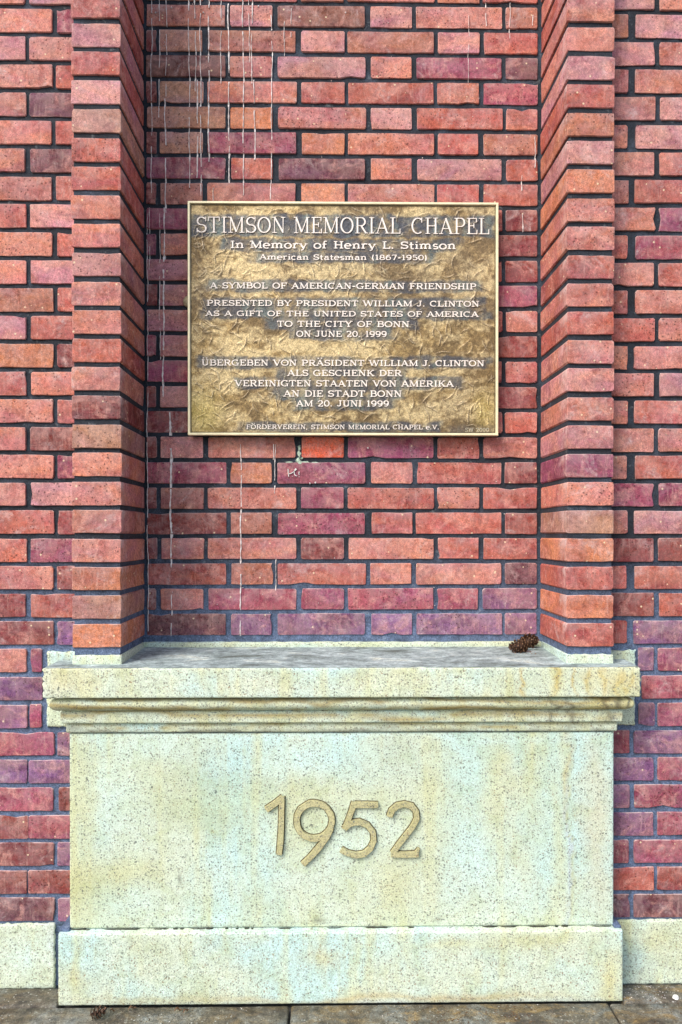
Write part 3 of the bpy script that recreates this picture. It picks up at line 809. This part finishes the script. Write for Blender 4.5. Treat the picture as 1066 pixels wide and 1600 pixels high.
gold = np.array([.50, .37, .17]); pale = np.array([.84, .71, .42]); brown = np.array([.27, .195, .095]); blue = np.array([.065, .095, .15]); grey = np.array([.27, .25, .22])
f = np.clip((n2 - .5) * 2.4 + (n1 - .5) * 2.5 + (n4 - .5) * 1.2 + .5, 0, 1)[..., None]
C = brown * (1 - f) + gold * f
# rubbed bright between the lines of text
f = np.clip((n3 - .5) * 2.6 + (n1 - .5) * 2.4 + (n4 - .5) * 1.5 + .42, 0, 1)[..., None]
C = C * (1 - .8 * f) + pale * .8 * f
f = np.clip((vnoise(GX.shape, (3, 4), 84) - .5) * 5 + .1, 0, 1)[..., None] * .15
C = C * (1 - f) + grey * f
f4 = np.clip((n4 - .5) * 5, -1, 1)[..., None]; C = C * (1 + .12 * f4)
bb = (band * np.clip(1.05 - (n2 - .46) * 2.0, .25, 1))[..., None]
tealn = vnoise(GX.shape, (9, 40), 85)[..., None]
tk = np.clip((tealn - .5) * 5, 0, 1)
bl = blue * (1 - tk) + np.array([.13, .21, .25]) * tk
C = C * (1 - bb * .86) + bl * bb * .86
def shift(a, dz, dx): return np.roll(np.roll(a, dz, 0), dx, 1)
# crest highlight and the shade at its lower right, both painted into the tint
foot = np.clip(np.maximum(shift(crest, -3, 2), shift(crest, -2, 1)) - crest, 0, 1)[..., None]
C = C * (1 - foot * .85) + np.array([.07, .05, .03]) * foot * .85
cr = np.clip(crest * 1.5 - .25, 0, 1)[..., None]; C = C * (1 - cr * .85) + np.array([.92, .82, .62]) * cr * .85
yl = blob(GX, GZ, x0p + .03, z0p + .05, .05, .06)[..., None] * .5 + blob(GX, GZ, x1p - .03, z0p + .06, .03, .05)[..., None] * .4
C = C * (1 - yl) + np.array([.72, .62, .16]) * yl
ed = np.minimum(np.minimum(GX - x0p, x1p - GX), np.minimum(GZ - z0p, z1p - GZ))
ed = np.clip(1 - (ed - .0015) / .0035, 0, 1)[..., None] * .85  # shade of a groove inside the rim, put into the plate colour
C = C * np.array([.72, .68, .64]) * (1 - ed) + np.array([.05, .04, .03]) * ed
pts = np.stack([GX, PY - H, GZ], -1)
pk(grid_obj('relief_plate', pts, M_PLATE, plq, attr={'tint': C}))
# rim: four mitred sides
mb = MB()
def rim_ring(off, y):
    return [(pu0 + off, y, pv1 + off), (pu1 - off, y, pv1 + off), (pu1 - off, y, pv0 - off), (pu0 + off, y, pv0 - off)]
rings = [rim_ring(.0, D_PLQ + .018), rim_ring(.0, D_PLQ + .0015), rim_ring(.0012, D_PLQ), rim_ring(RW - .0022, D_PLQ), rim_ring(RW - .001, D_PLQ + .0012), rim_ring(RW, PY + .004)]
v = [q for r_ in rings for q in r_]; f = []
for r_ in range(len(rings) - 1):
    for i in range(4):
        a, b = r_ * 4 + i, r_ * 4 + (i + 1) % 4
        f.append((a, b, b + 4, a + 4))
mb.add(v, f)
pk(mb.obj('rim', M_RIM, plq))
mb = MB(); mb.box(pu0 + .001, pu1 - .001, D_PLQ + .0105, D_PLQ + .0182, pv1 + .001, pv0 - .001)
pk(mb.obj('back_plate', M_BACK, plq))
# spacers behind, one showing at the left edge
def lathe(mb, cx, cz, prof, seg=16):
    n = len(prof); v = []; f = []
    for (r_, y) in prof:
        v += [(cx + r_ * math.cos(2 * math.pi * i / seg), y, cz + r_ * math.sin(2 * math.pi * i / seg)) for i in range(seg)]
    for k in range(n - 1):
        for i in range(seg):
            a = k * seg + i; b = k * seg + (i + 1) % seg
            f.append((a, b, b + seg, a + seg))
    f.append(tuple(range(seg))[::-1]); f.append(tuple(range((n - 1) * seg, n * seg)))
    mb.add(v, f)
bx, bz = P(293, 470, D_PLQ + .02)
mb = MB(); lathe(mb, bx + .003, bz, [(.008, D_REC + .004), (.0145, D_REC - .002), (.0165, D_REC - .006), (.0145, D_REC - .011), (.009, D_REC - .0155)])
o = pk(mb.obj('mounting_spacer', plain('pale_sealant', (0.50, 0.44, 0.27), .6, 0, .3, 120), plq)); o['label'] = 'yellowish round blob showing behind the left edge'
for (a, b) in ((pu1 - .05, pv0 - .06), (pu1 - .05, pv1 + .06), (pu0 + .05, pv0 - .06), (pu0 + .05, pv1 + .06)):
    mb = MB(); lathe(mb, a, b, [(.012, D_REC + .004), (.012, D_PLQ + .019)])
    pk(mb.obj('mounting_spacer', M_BACK, plq))

# ---- slab serif letters as strokes on a unit cap height
def G():
    g = {}
    def A(ch, w, *st): g[ch] = (w, st)
    def T(*p): return ('T', list(p))
    def t(*p): return ('t', list(p))
    def C(p): return ('C', p)
    def s(x, y, w=.34): return ('s', [(x - w / 2, y), (x + w / 2, y)])
    A('A', .98, t((.12, 0), (.48, .98)), T((.46, .98), (.86, 0)), t((.25, .33), (.72, .33)), s(.12, 0, .3), s(.86, 0, .32))
    A('B', .88, T((.22, 0), (.22, 1)), ('t', [(.06, 1), (.5, 1)]), C(arc(.5, .765, .24, .235, 90, -90)), t((.22, .53), (.5, .53)), C(arc(.53, .265, .27, .265, 90, -90)), t((.06, 0), (.53, 0)))
    A('C', .92, C(arc(.48, .5, .40, .5, 52, 308, 18)), t((.76, .70), (.76, 1.0)))
    A('D', .96, T((.22, 0), (.22, 1)), t((.06, 1), (.46, 1)), C(arc(.46, .5, .42, .5, 90, -90, 16)), t((.06, 0), (.46, 0)))
    A('E', .84, T((.22, 0), (.22, 1)), t((.06, 1), (.74, 1)), t((.22, .52), (.56, .52)), t((.06, 0), (.78, 0)), t((.74, 1), (.74, .74)), t((.78, 0), (.78, .27)), t((.56, .38), (.56, .66)))
    A('F', .80, T((.22, 0), (.22, 1)), t((.06, 1), (.74, 1)), t((.22, .5), (.56, .5)), t((.74, 1), (.74, .72)), t((.56, .36), (.56, .64)), s(.22, 0, .38))
    A('G', .98, C(arc(.48, .5, .40, .5, 52, 300, 18)), t((.76, .72), (.76, 1.0)), T((.80, .02), (.80, .42)), s(.78, .42, .34))
    A('H', 1.0, T((.22, 0), (.22, 1)), T((.78, 0), (.78, 1)), t((.22, .5), (.78, .5)), s(.22, 0), s(.22, 1), s(.78, 0), s(.78, 1))
    A('I', .46, T((.23, 0), (.23, 1)), s(.23, 0, .36), s(.23, 1, .36))
    A('J', .66, T((.42, 1), (.42, .28)), C(arc(.22, .26, .20, .24, 0, -160, 8)), s(.42, 1, .38))
    A('K', .98, T((.22, 0), (.22, 1)), t((.80, 1), (.26, .40)), T((.42, .58), (.84, 0)), s(.22, 0), s(.22, 1), s(.80, 1, .3), s(.84, 0, .3))
    A('L', .80, T((.22, 0), (.22, 1)), t((.06, 0), (.74, 0)), t((.74, 0), (.74, .30)), s(.22, 1, .38))
    A('M', 1.18, t((.18, 0), (.18, .98)), T((.18, 1), (.58, .06)), t((.58, .06), (.96, .98)), T((.98, 1), (.98, 0)), s(.18, 0, .3), s(.98, 0, .36), s(.12, 1, .22), s(1.02, 1, .24))
    A('N', 1.0, t((.20, 0), (.20, .98)), T((.20, 1), (.80, .04)), t((.80, 0), (.80, 1)), s(.20, 0, .32), s(.14, 1, .26), s(.80, 1, .32))
    A('O', .98, C(arc(.49, .5, .41, .5, 0, 360, 26)))
    A('P', .84, T((.22, 0), (.22, 1)), t((.06, 1), (.5, 1)), C(arc(.5, .73, .27, .27, 90, -90)), t((.22, .46), (.5, .46)), s(.22, 0, .38))
    A('R', .96, T((.22, 0), (.22, 1)), t((.06, 1), (.5, 1)), C(arc(.5, .74, .26, .26, 90, -90)), t((.22, .48), (.5, .48)), T((.48, .48), (.82, .02)), s(.22, 0, .36), s(.86, 0, .22))
    A('S', .78, C(arc(.39, .745, .28, .255, 35, 270, 12)), C(arc(.39, .25, .31, .25, 90, -150, 12)), t((.68, .72), (.68, 1)), t((.09, 0), (.09, .28)), )
    A('T', .88, T((.44, 0), (.44, 1)), t((.06, 1), (.82, 1)), t((.06, 1), (.06, .72)), t((.82, 1), (.82, .72)), s(.44, 0, .38))
    A('U', .98, T((.22, 1), (.22, .32)), C(arc(.49, .32, .27, .32, 180, 360, 12)), t((.76, .32), (.76, 1)), s(.22, 1), s(.76, 1, .3))
    A('V', .96, T((.12, 1), (.50, .02)), t((.50, .02), (.84, 1)), s(.12, 1, .32), s(.84, 1, .28))
    A('W', 1.34, T((.10, 1), (.40, .02)), t((.40, .02), (.66, .96)), T((.64, 1), (.94, .02)), t((.94, .02), (1.22, 1)), s(.10, 1, .3), s(1.22, 1, .26), s(.64, 1, .2))
    A('Y', .92, T((.10, 1), (.46, .46)), t((.80, 1), (.46, .46)), T((.46, .46), (.46, 0)), s(.10, 1, .3), s(.80, 1, .28), s(.46, 0, .36))
    for u, b in (('Ä', 'A'), ('Ö', 'O'), ('Ü', 'U')):
        w, st = g[b]; g[u] = (w, tuple(st) + (('T', [(w / 2 - .22, 1.18), (w / 2 - .22, 1.34)]), ('T', [(w / 2 + .18, 1.18), (w / 2 + .18, 1.34)])))
    A('n', .84, T((.20, 0), (.20, .66)), C([(.20, .5)] + arc(.44, .44, .20, .24, 140, 0, 8)), T((.64, .44), (.64, 0)), s(.2, 0, .32), s(.64, 0, .3), s(.13, .66, .2))
    A('m', 1.24, T((.20, 0), (.20, .66)), C([(.20, .5)] + arc(.42, .46, .18, .22, 140, 0, 7)), T((.60, .46), (.60, 0)), C([(.60, .5)] + arc(.84, .46, .18, .22, 140, 0, 7)), T((1.02, .46), (1.02, 0)), s(.2, 0, .3), s(.6, 0, .28), s(1.02, 0, .28), s(.13, .66, .2))
    A('r', .62, T((.20, 0), (.20, .66)), C([(.20, .45)] + arc(.42, .50, .17, .17, 150, 30, 6)), s(.2, 0, .34), s(.13, .66, .2))
    A('e', .72, C(arc(.36, .34, .29, .34, 0, 310, 18)), t((.10, .36), (.64, .36)))
    A('o', .76, C(arc(.38, .34, .31, .34, 0, 360, 20)))
    A('y', .80, T((.12, .66), (.40, .02)), t((.68, .66), (.36, -.20), (.18, -.26)), s(.12, .66, .28), s(.68, .66, .24))
    A('f', .54, T((.22, 0), (.22, .78)), C(arc(.40, .80, .18, .20, 180, 60, 7)), t((.06, .64), (.46, .64)), s(.22, 0, .36))
    A('t', .52, T((.22, .9), (.22, .18)), C(arc(.38, .18, .16, .18, 180, 300, 7)), t((.04, .64), (.46, .64)))
    A('i', .40, T((.20, 0), (.20, .66)), T((.20, .84), (.20, 1.0)), s(.2, 0, .32), s(.14, .66, .2))
    A('s', .60, C(arc(.30, .50, .19, .17, 30, 270, 9)), C(arc(.30, .17, .21, .17, 90, -150, 9)))
    A('a', .74, C(arc(.34, .46, .20, .21, 160, 0, 8)), T((.54, .46), (.54, .04)), C(arc(.32, .20, .22, .19, 60, 320, 12)), s(.62, .02, .2))
    A('c', .66, C(arc(.36, .34, .29, .34, 50, 310, 14)))
    A('1', .56, T((.30, 0), (.30, 1)), t((.12, .80), (.30, .98)), s(.30, 0, .36))
    A('9', .76, C(arc(.38, .68, .28, .31, 0, 360, 18)), C([(.66, .68), (.66, .45), (.56, .14), (.38, .01), (.18, .06)]))
    A('8', .76, C(arc(.38, .75, .24, .24, 0, 360, 16)), C(arc(.38, .26, .29, .26, 0, 360, 18)))
    A('6', .76, C(arc(.38, .32, .28, .31, 0, 360, 18)), C([(.10, .32), (.12, .6), (.26, .90), (.44, 1.0), (.60, .94)]))
    A('7', .72, t((.10, 1), (.64, 1)), T((.64, 1), (.30, 0)), t((.10, 1), (.10, .78)))
    A('5', .74, t((.18, 1), (.62, 1)), t((.18, 1), (.16, .55)), C([(.16, .55)] + arc(.36, .31, .28, .31, 110, -150, 14)))
    A('0', .78, C(arc(.39, .5, .30, .5, 0, 360, 24)))
    A('2', .76, C(arc(.36, .72, .26, .28, 170, -20, 10) + [(.54, .50), (.14, .06)]), t((.10, 0), (.66, 0)), t((.66, 0), (.66, .26)))
    A('(', .42, C(arc(.44, .45, .26, .66, 125, 235, 8)))
    A(')', .42, C(arc(-.02, .45, .26, .66, 55, -55, 8)))
    A('-', .50, T((.08, .42), (.42, .42)))
    A('.', .34, ('T', [(.15, 0), (.15, .16)]))
    A(',', .34, ('T', [(.16, .1), (.10, -.16)]))
    g[' '] = (.50, ())
    return g
GLY = G()
STYLE = {'T': (.115, .056, .046, .045, .0024), 'B': (.185, .11, .10, .04, .0021), 'F': (.16, .10, .09, .05, .0022), 'D': (.15, .11, .09, .12, .0016)}
def text_width(s, gap): return sum(GLY[c][0] + gap for c in s) - gap
def set_line(s, u0, u1, v0, v1, st):
    thick, thin, ser, gap, hgt = STYLE[st]
    vm = (v0 + v1) / 2
    xa, zt = P(u0, v0, PY); xb, zb = P(u1, v1, PY)
    xa = P(u0, v1, PY)[0]
    hh = zt - zb
    W = text_width(s, gap); kx = (xb - xa) / W
    x = 0; letters = []
    for ch in s:
        w, strokes = GLY[ch]
        if strokes:
            mb = MB()
            for i, (kind, pts) in enumerate(strokes):
                ps = [(xa + (x + px) * kx, zb + pz * hh) for px, pz in pts]
                # slabs sit inside the cap height
                sh = {'t': thin, 's': ser}.get(kind, 0)
                if kind in 'ts' and abs(pts[0][1] - pts[-1][1]) < 1e-6:
                    d = sh / 2 * hh
                    zz = pts[0][1]
                    ps = [(a, b + (d if zz < .02 else -d if zz > .6 else 0)) for a, b in ps]
                sc = (kx + hh) / 2
                if kind == 'C':
                    hw = []
                    for q in range(len(ps)):
                        a = ps[max(0, q - 1)]; b = ps[min(len(ps) - 1, q + 1)]
                        dd = math.hypot(b[0] - a[0], b[1] - a[1]) or 1
                        hw.append(sc * (thin + (thick - thin) * abs(b[1] - a[1]) / dd) / 2)
                    cxm = sum(p[0] for p in ps) / len(ps)
                    ps = [(a, min(max(b, zb - .3 * hh), zb + 1.4 * hh)) for a, b in ps]
                    ps = [(a, zb + hh / 2 + (b - zb - hh / 2) * (1 - thin)) if ch.isupper() or ch.isdigit() else (a, b) for a, b in ps]
                else: hw = sc * {'T': thick, 't': thin, 's': ser}[kind] / 2
                ribbon(mb, ps, hw, PY + .0006, PY - hgt - .00006 * i, bev=.12)
            letters.append(mb)
        x += w + gap
    return letters
title = []
for s, u0, u1, v0, v1, st in LINES:
    L = set_line(s, u0, u1, v0, v1, st)
    if st in 'TB':
        for mb in L: pk(mb.obj('letter', M_LETTER, plq))
    else:
        big = MB()
        for mb in L: big.add(mb.v, mb.f)
        pk(big.obj('small_lettering', M_DARKLETTER if st == 'D' else M_LETTER, plq))['kind'] = 'stuff'

# ------------------------------------------------------------------ lime runs and marks on the bricks
def in_joint(z):
    t = ((z - Z0) / PITCHZ + .5) % 1.0
    return abs(t - .5) > .415
def lime_run(u, v0, v1, w=2.0, mat=None, gaps=.2, amp=1.0):
    mb = MB(); x, zt = P(u, v0, D_REC); _, zb = P(u, v1, D_REC)
    z = zt; xx = x; ph = rnd.uniform(0, 9); seg = []
    def flush():
        if len(seg) > 2:
            for i in range(len(seg) - 1):
                pass
            ribbon2(mb, seg)
        seg.clear()
    on = True; left = rnd.uniform(.05, .16)
    while z > zb:
        step = .007; z -= step; left -= step
        x += rnd.uniform(-.00035, .00035); xx = x + amp * .0009 * math.sin(z * 24 + ph) + amp * .0006 * math.sin(z * 61 + ph * 2) + rnd.uniform(-.0004, .0004)
        if left < 0:
            on = not on
            left = rnd.uniform(.08, .34) if on else rnd.uniform(.003, .03) * (gaps * 4)
            if not on: flush()
        if on:
            j = in_joint(z)
            seg.append((xx, z, w * .00070 * rnd.uniform(.35, 1.5) * (1.5 if j else 1), .0040 if j else .0))
    flush()
    if mb.v:
        o = mb.obj('lime_run', mat or M_LIME, rec); child_world(o, rec)
def ribbon2(mb, seg):
    v = []; f = []
    for x, z, h, dep in seg:
        yb = D_REC + dep + .0025; yf = D_REC + dep - .0024
        v += [(x - h, yb, z), (x - h * .55, yf, z), (x + h * .55, yf, z), (x + h, yb, z)]
    n = len(seg)
    for i in range(n - 1):
        a, b = 4 * i, 4 * i + 4
        f += [(a, a + 1, b + 1, b), (a + 1, a + 2, b + 2, b + 1), (a + 2, a + 3, b + 3, b + 2)]
    mb.add(v, f)
for u, v0, v1, w in ((237, -40, 300, 1.4), (249, -40, 180, 1.6), (258, 150, 330, 2.2), (260, -40, 150, 1.3), (295, -40, 300, 1.8), (304, -40, 140, 2.0), (309, 120, 300, 2.6), (313, -40, 305, 1.8),
                     (327, -40, 250, 2.2), (345, -40, 130, 1.4), (357, -40, 300, 2.6), (379, -40, 305, 2.0), (389, -40, 95, 1.2), (397, 120, 250, 2.0), (394, -40, 130, 1.8), (424, 20, 310, 1.8), (445, 30, 85, 1.0), (455, 10, 55, 1.2),
                     (257, 320, 640, 3.4), (250, 330, 560, 1.0), (234, 320, 420, 1.2), (266, 640, 905, 3.6), (268, 925, 990, 1.8), (376, 690, 800, 2.2), (377, 800, 990, 2.6), (430, 690, 770, 1.4), (431, 870, 920, 1.2), (427, 690, 715, 2.2), (760, -40, 40, 1.0), (833, 20, 40, 1.4), (836, 210, 260, 1.2), (797, 0, 60, 1.0), (816, 270, 300, 1.4), (817, 330, 360, 1.8),
                     (333, 290, 312, 1.0), (732, 20, 130, .8), (231, 330, 985, 1.0)):
    lime_run(u, v0, v1, w)
# splash of greenish lime below the plaque
mb = MB()
def splat(mb, u, v, ru, rv, dep=0.0, n=11):
    x, z = P(u, v, D_REC); s = 576.0
    ring = [(x + ru / s * math.cos(a) * rnd.uniform(.6, 1.2), D_REC + dep + .002, z + rv / s * math.sin(a) * rnd.uniform(.6, 1.2)) for a in [2 * math.pi * i / n for i in range(n)]]
    mid = [(x + (a - x) * .6, D_REC + dep - .0022, z + (b - z) * .6) for a, _, b in ring]
    mb.add(ring + mid + [(x, D_REC + dep - .003, z)], [(i, n + i, n + (i + 1) % n, (i + 1) % n) for i in range(n)] + [(n + i, 2 * n, n + (i + 1) % n) for i in range(n)])
for a in ((468, 700, 3.2, 7, .004), (468, 709, 4, 7, .004), (466, 719, 4.5, 6, .003), (469, 723, 5, 3.4, .003), (478, 722.5, 8, 2.6, .004), (492, 722.5, 8, 1.8, .0045), (452, 722, 9, 1.6, .0045), (472, 716, 2.5, 2, .0)): splat(mb, *a)
o = mb.obj('lime_splash', M_LIMEG, rec); child_world(o, rec)
# scratched chalk mark
mb = MB()
def cz(a, b): return P(430 + a / 8.883, 680 + b / 8.883, D_REC)
for st in ([(180, 468), (182, 520), (190, 575)], [(192, 538), (225, 528), (262, 505), (298, 470), (285, 462), (268, 490), (266, 530), (280, 560), (305, 565)], [(335, 505), (330, 530), (334, 550)], [(332, 575), (338, 580)], [(236, 570), (242, 572)], [(482, 655), (484, 680)]):
    ribbon(mb, [cz(a, b) for a, b in st], .00085, D_REC + .003, D_REC - .0022)
o = mb.obj('scratched_mark', M_WHITE, rec); child_world(o, rec); o['label'] = 'small white scratched scribble on one brick below the plaque'
mb = MB()
for u, v in ((493, 754), (243, 20), (268, 12), (404, 10), (318, 20), (575, 700), (540, 20)): splat(mb, u, v, 1.8, 1.8, n=7)
for q in range(60):
    splat(mb, rnd.uniform(240, 830), rnd.choice([rnd.uniform(5, 300), rnd.uniform(700, 960)]), rnd.uniform(.5, 1.1), rnd.uniform(.5, 1.2), n=6)
o = mb.obj('lime_spots', M_LIME, rec); child_world(o, rec); o['kind'] = 'stuff'

# ------------------------------------------------------------------ ground
g = MB(); g.box(-60, 60, -60, 2.6, -0.3, -0.022)
tag(g.obj('ground', M_GROUND), kind='structure')
pav = tag(empty('pavement', (0, 1.5, 0)), kind='structure')
jx1 = X(453.5, 1575, 1.885); jx2 = X(952, 1570, 1.885)
wdt = jx2 - jx1
YF = D_PIER - .025 - .004
def slab(x0, x1, y0, y1):
    mb = MB(); nx = max(4, int((x1 - x0) / .03)); ny = max(4, int((y1 - y0) / .03))
    xs = [x0, x0] + list(np.linspace(x0 + .004, x1 - .004, nx)) + [x1, x1]; ys = [y0, y0] + list(np.linspace(y0 + .004, y1 - .004, ny)) + [y1, y1]
    XX, YY = np.meshgrid(xs, ys); Z = np.zeros(XX.shape) + (nr.rand(*XX.shape) - .5) * .0012
    Z[1, :] -= .003; Z[-2, :] -= .003; Z[:, 1] -= .003; Z[:, -2] -= .003
    Z[0, :] = -.03; Z[-1, :] = -.03; Z[:, 0] = -.03; Z[:, -1] = -.03
    o = grid_obj('paving_slab', np.stack([XX, YY, Z + rnd.uniform(-.001, .001)], -1), M_PAVE, pav); child_world(o, pav)
for r in range(0, 5):
    y1 = YF if r == 0 else YF - r * .62 + .12
    y0 = YF - (r + 1) * .62 + .12 + .006
    off = 0 if r % 2 == 0 else wdt / 2
    for c in range(-3, 4):
        slab(jx1 + c * wdt + off + .003, jx1 + (c + 1) * wdt + off - .003, y0, y1)
slab(-1.36, PLI[0] - .004, YF + .004, D_WALL - .006); slab(PLI[1] + .004, jx2 + wdt, YF + .004, D_WALL - .006)
# grit and leaf litter
def litter(name, n, regions, smin, smax, mats, label=None):
    mb = MB()
    for q in range(n):
        (ua, ub, ya, yb) = rnd.choice(regions)
        x = rnd.uniform(ua, ub); y = rnd.uniform(ya, yb); s = rnd.uniform(smin, smax); a = rnd.uniform(0, 6.28)
        k = rnd.uniform(.25, .9); hgt = s * rnd.uniform(.2, .6)
        ca, sa = math.cos(a), math.sin(a)
        base = [(x + ca * s, y + sa * s, .001), (x - sa * s * k, y + ca * s * k, .0008), (x - ca * s, y - sa * s, .0012), (x + sa * s * k, y - ca * s * k, .0008)]
        mb.add(base + [(x, y, hgt)], [(0, 1, 4), (1, 2, 4), (2, 3, 4), (3, 0, 4)])
    o = mb.obj(name, mats, None); o['kind'] = 'stuff'; return o
def gx_(u): return X(u, 1580, 1.87)
o = litter('leaf_litter', 900, [(gx_(660), gx_(830), 1.72, 1.885), (gx_(600), gx_(900), 1.7, 1.885), (gx_(975), gx_(1100), 1.6, 1.96)], .0008, .0034, M_LEAF)
o = litter('grit', 330, [(gx_(-40), gx_(1100), 1.55, 1.885), (PLI[1] + .01, gx_(1150), 1.9, 1.96)], .0006, .0022, M_LIME)
# dry leaves and twigs lying on the slabs
def leaf(u, v, ln, ang, lab, zc=0.0, D=None):
    t = (CAMZ) ; 
    # place on the ground plane under pixel (u, v)
    lo, hi = 1.2, 2.4
    for _ in range(40):
        md = (lo + hi) / 2
        if P(u, v, md)[1] > 0: lo = md
        else: hi = md
    y = (lo + hi) / 2; x = P(u, v, y)[0]
    ca, sa = math.cos(ang), math.sin(ang); mb = MB(); v_ = []; n = 7
    for i in range(n):
        t = i / (n - 1); w = ln * .22 * math.sin(math.pi * (t * .9 + .05)); l = (t - .5) * ln; hz = .002 + .005 * math.sin(t * 5)
        for s_, up in ((-1, .004), (0, 0), (1, .003)):
            v_.append((x + ca * l - sa * w * s_, y + sa * l + ca * w * s_, .0015 + abs(hz) + up * w / (ln * .22 + 1e-6)))
    f = []
    for i in range(n - 1):
        for j in range(2):
            a = i * 3 + j; f.append((a, a + 1, a + 4, a + 3))
    o = mesh_obj('dry_leaf', v_, f, M_LEAF); sm = o.modifiers.new('thick', 'SOLIDIFY'); sm.thickness = .0006
    tag(o, lab, 'leaf', 'curled dry leaves fallen in front of the plinth')
leaf(279, 1582, .020, .3, 'dry curled brown leaf in front of the plinth, left one of the pair')
leaf(291, 1583, .018, .9, 'dark twisted leaf scrap touching its neighbour, the right one of the close pair')
leaf(207, 1579, .020, .5, 'thin brown leaf lying alone just right of the small pine cone on the paving')
leaf(176, 1583, .012, .2, 'tiny brown leaf scrap beside the small pine cone on the paving')

def ground_at(u, v, zz=0.0):
    lo, hi = 1.2, 2.6
    for _ in range(40):
        md = (lo + hi) / 2
        if P(u, v, md)[1] > zz: lo = md
        else: hi = md
    return P(u, v, (lo + hi) / 2)[0], (lo + hi) / 2
x, y = ground_at(1056, 1560)
mb = MB()
pc = [(math.cos(a) * .008 * rnd.uniform(.7, 1.2), math.sin(a) * .009 * rnd.uniform(.7, 1.2)) for a in [k * .785 for k in range(8)]]
mb.add([(x + a, y + b, .001) for a, b in pc] + [(x + a * .7, y + b * .7, .006) for a, b in pc], [(i, (i + 1) % 8, 8 + (i + 1) % 8, 8 + i) for i in range(8)] + [tuple(range(8, 16))])
tag(mb.obj('pebble', M_WHITE), 'small white chip lying on the brown paving at the right', 'pebble')

# ------------------------------------------------------------------ pine cones
def pine_cone(x, y, z, length, rad, axis, lab, group=None, seed=1, n=62, open_=1.0):
    r = random.Random(seed)
    ax = Vector(axis).normalized()
    q = ax.to_track_quat('Z', 'Y').to_matrix()
    root = empty('pine_cone', (x, y, z))
    core = MB(); mb = MB(); tip = MB()
    cv = []; cf = []; rg = 8
    for i in range(9):
        t = i / 8; rr_ = rad * (.55 if n > 40 else .3) * math.sin(math.pi * (t * .85 + .12))
        for j in range(rg): cv.append(tuple(q @ Vector((rr_ * math.cos(j * 2 * math.pi / rg), rr_ * math.sin(j * 2 * math.pi / rg), (t - .5) * length))))
    for i in range(8):
        for j in range(rg): cf.append((i * rg + j, i * rg + (j + 1) % rg, (i + 1) * rg + (j + 1) % rg, (i + 1) * rg + j))
    core.add(cv, cf)
    for i in range(n):
        t = (i + .5) / n; a = i * 2.39996
        R = rad * (math.sin(math.pi * (t * .82 + .14)) ** .7) * r.uniform(.85, 1.1)
        z0 = (t - .5) * length; lift = length * .10 * (t + .2) * open_
        w = rad * (.34 if n > 40 else .5) * (1.1 - t * .5)
        d = Vector((math.cos(a), math.sin(a), 0)); s = Vector((-math.sin(a), math.cos(a), 0)); up = Vector((0, 0, 1))
        p0 = d * R * .35 + up * z0
        pts = [p0 - s * w * .4, p0 + s * w * .4, d * R * .85 + s * w + up * (z0 + lift), d * R + up * (z0 + lift * 1.35), d * R * .85 - s * w + up * (z0 + lift),
               d * R * .80 + up * (z0 + lift * .2)]
        pts = [tuple(q @ p) for p in pts]
        mb.add(pts, [(0, 1, 2, 3, 4), (1, 0, 5), (0, 4, 5), (4, 3, 5), (3, 2, 5), (2, 1, 5)])
        e = [d * R * .97 + s * w * .45 + up * (z0 + lift * 1.25), d * R * 1.07 + up * (z0 + lift * 1.15), d * R * .97 - s * w * .45 + up * (z0 + lift * 1.25), d * R * .95 + up * (z0 + lift * 1.6)]
        tip.add([tuple(q @ p) for p in e], [(0, 1, 3), (1, 2, 3), (0, 2, 1), (0, 3, 2)])
    core.obj('core', M_CONE, root)
    o = mb.obj('scales', M_CONE, root)
    o = tip.obj('scale_tips', M_CONETIP, root)
    tag(root, lab, 'pine cone', group)
def ledge_at(u, v): return ground_at(u, v, 0.812)
x, y = ledge_at(812, 1020)
pine_cone(x, y, .8125 + .0165, .050, .019, (-.85, -.35, .0), 'left brown pine cone lying on the stone ledge in the right corner', 'two pine cones on the ledge', 3)
x, y = ledge_at(824, 1014)
pine_cone(x + .004, y, .8125 + .0205, .052, .020, (.5, -.75, .25), 'right brown pine cone leaning nearer the pier on the stone ledge', 'two pine cones on the ledge', 8)
x, y = ground_at(152, 1592)
pine_cone(x, y, .0145, .031, .0150, (.9, .25, .15), 'single small open pine cone lying on the paving before the plinth', None, 5, 30, 1.6)
# crumbs round the cones
mb = MB()
for q in range(16):
    u, v = rnd.uniform(800, 862), rnd.uniform(1012, 1024); x, y = ledge_at(u, v); s = rnd.uniform(.001, .003)
    mb.add([(x - s, y, .8135), (x, y - s * .6, .8135), (x + s, y, .8135), (x, y + s * .6, .8135), (x, y, .8135 + s * .7)], [(0, 1, 4), (1, 2, 4), (2, 3, 4), (3, 0, 4)])
o = mb.obj('cone_crumbs', M_CONETIP); o['kind'] = 'stuff'
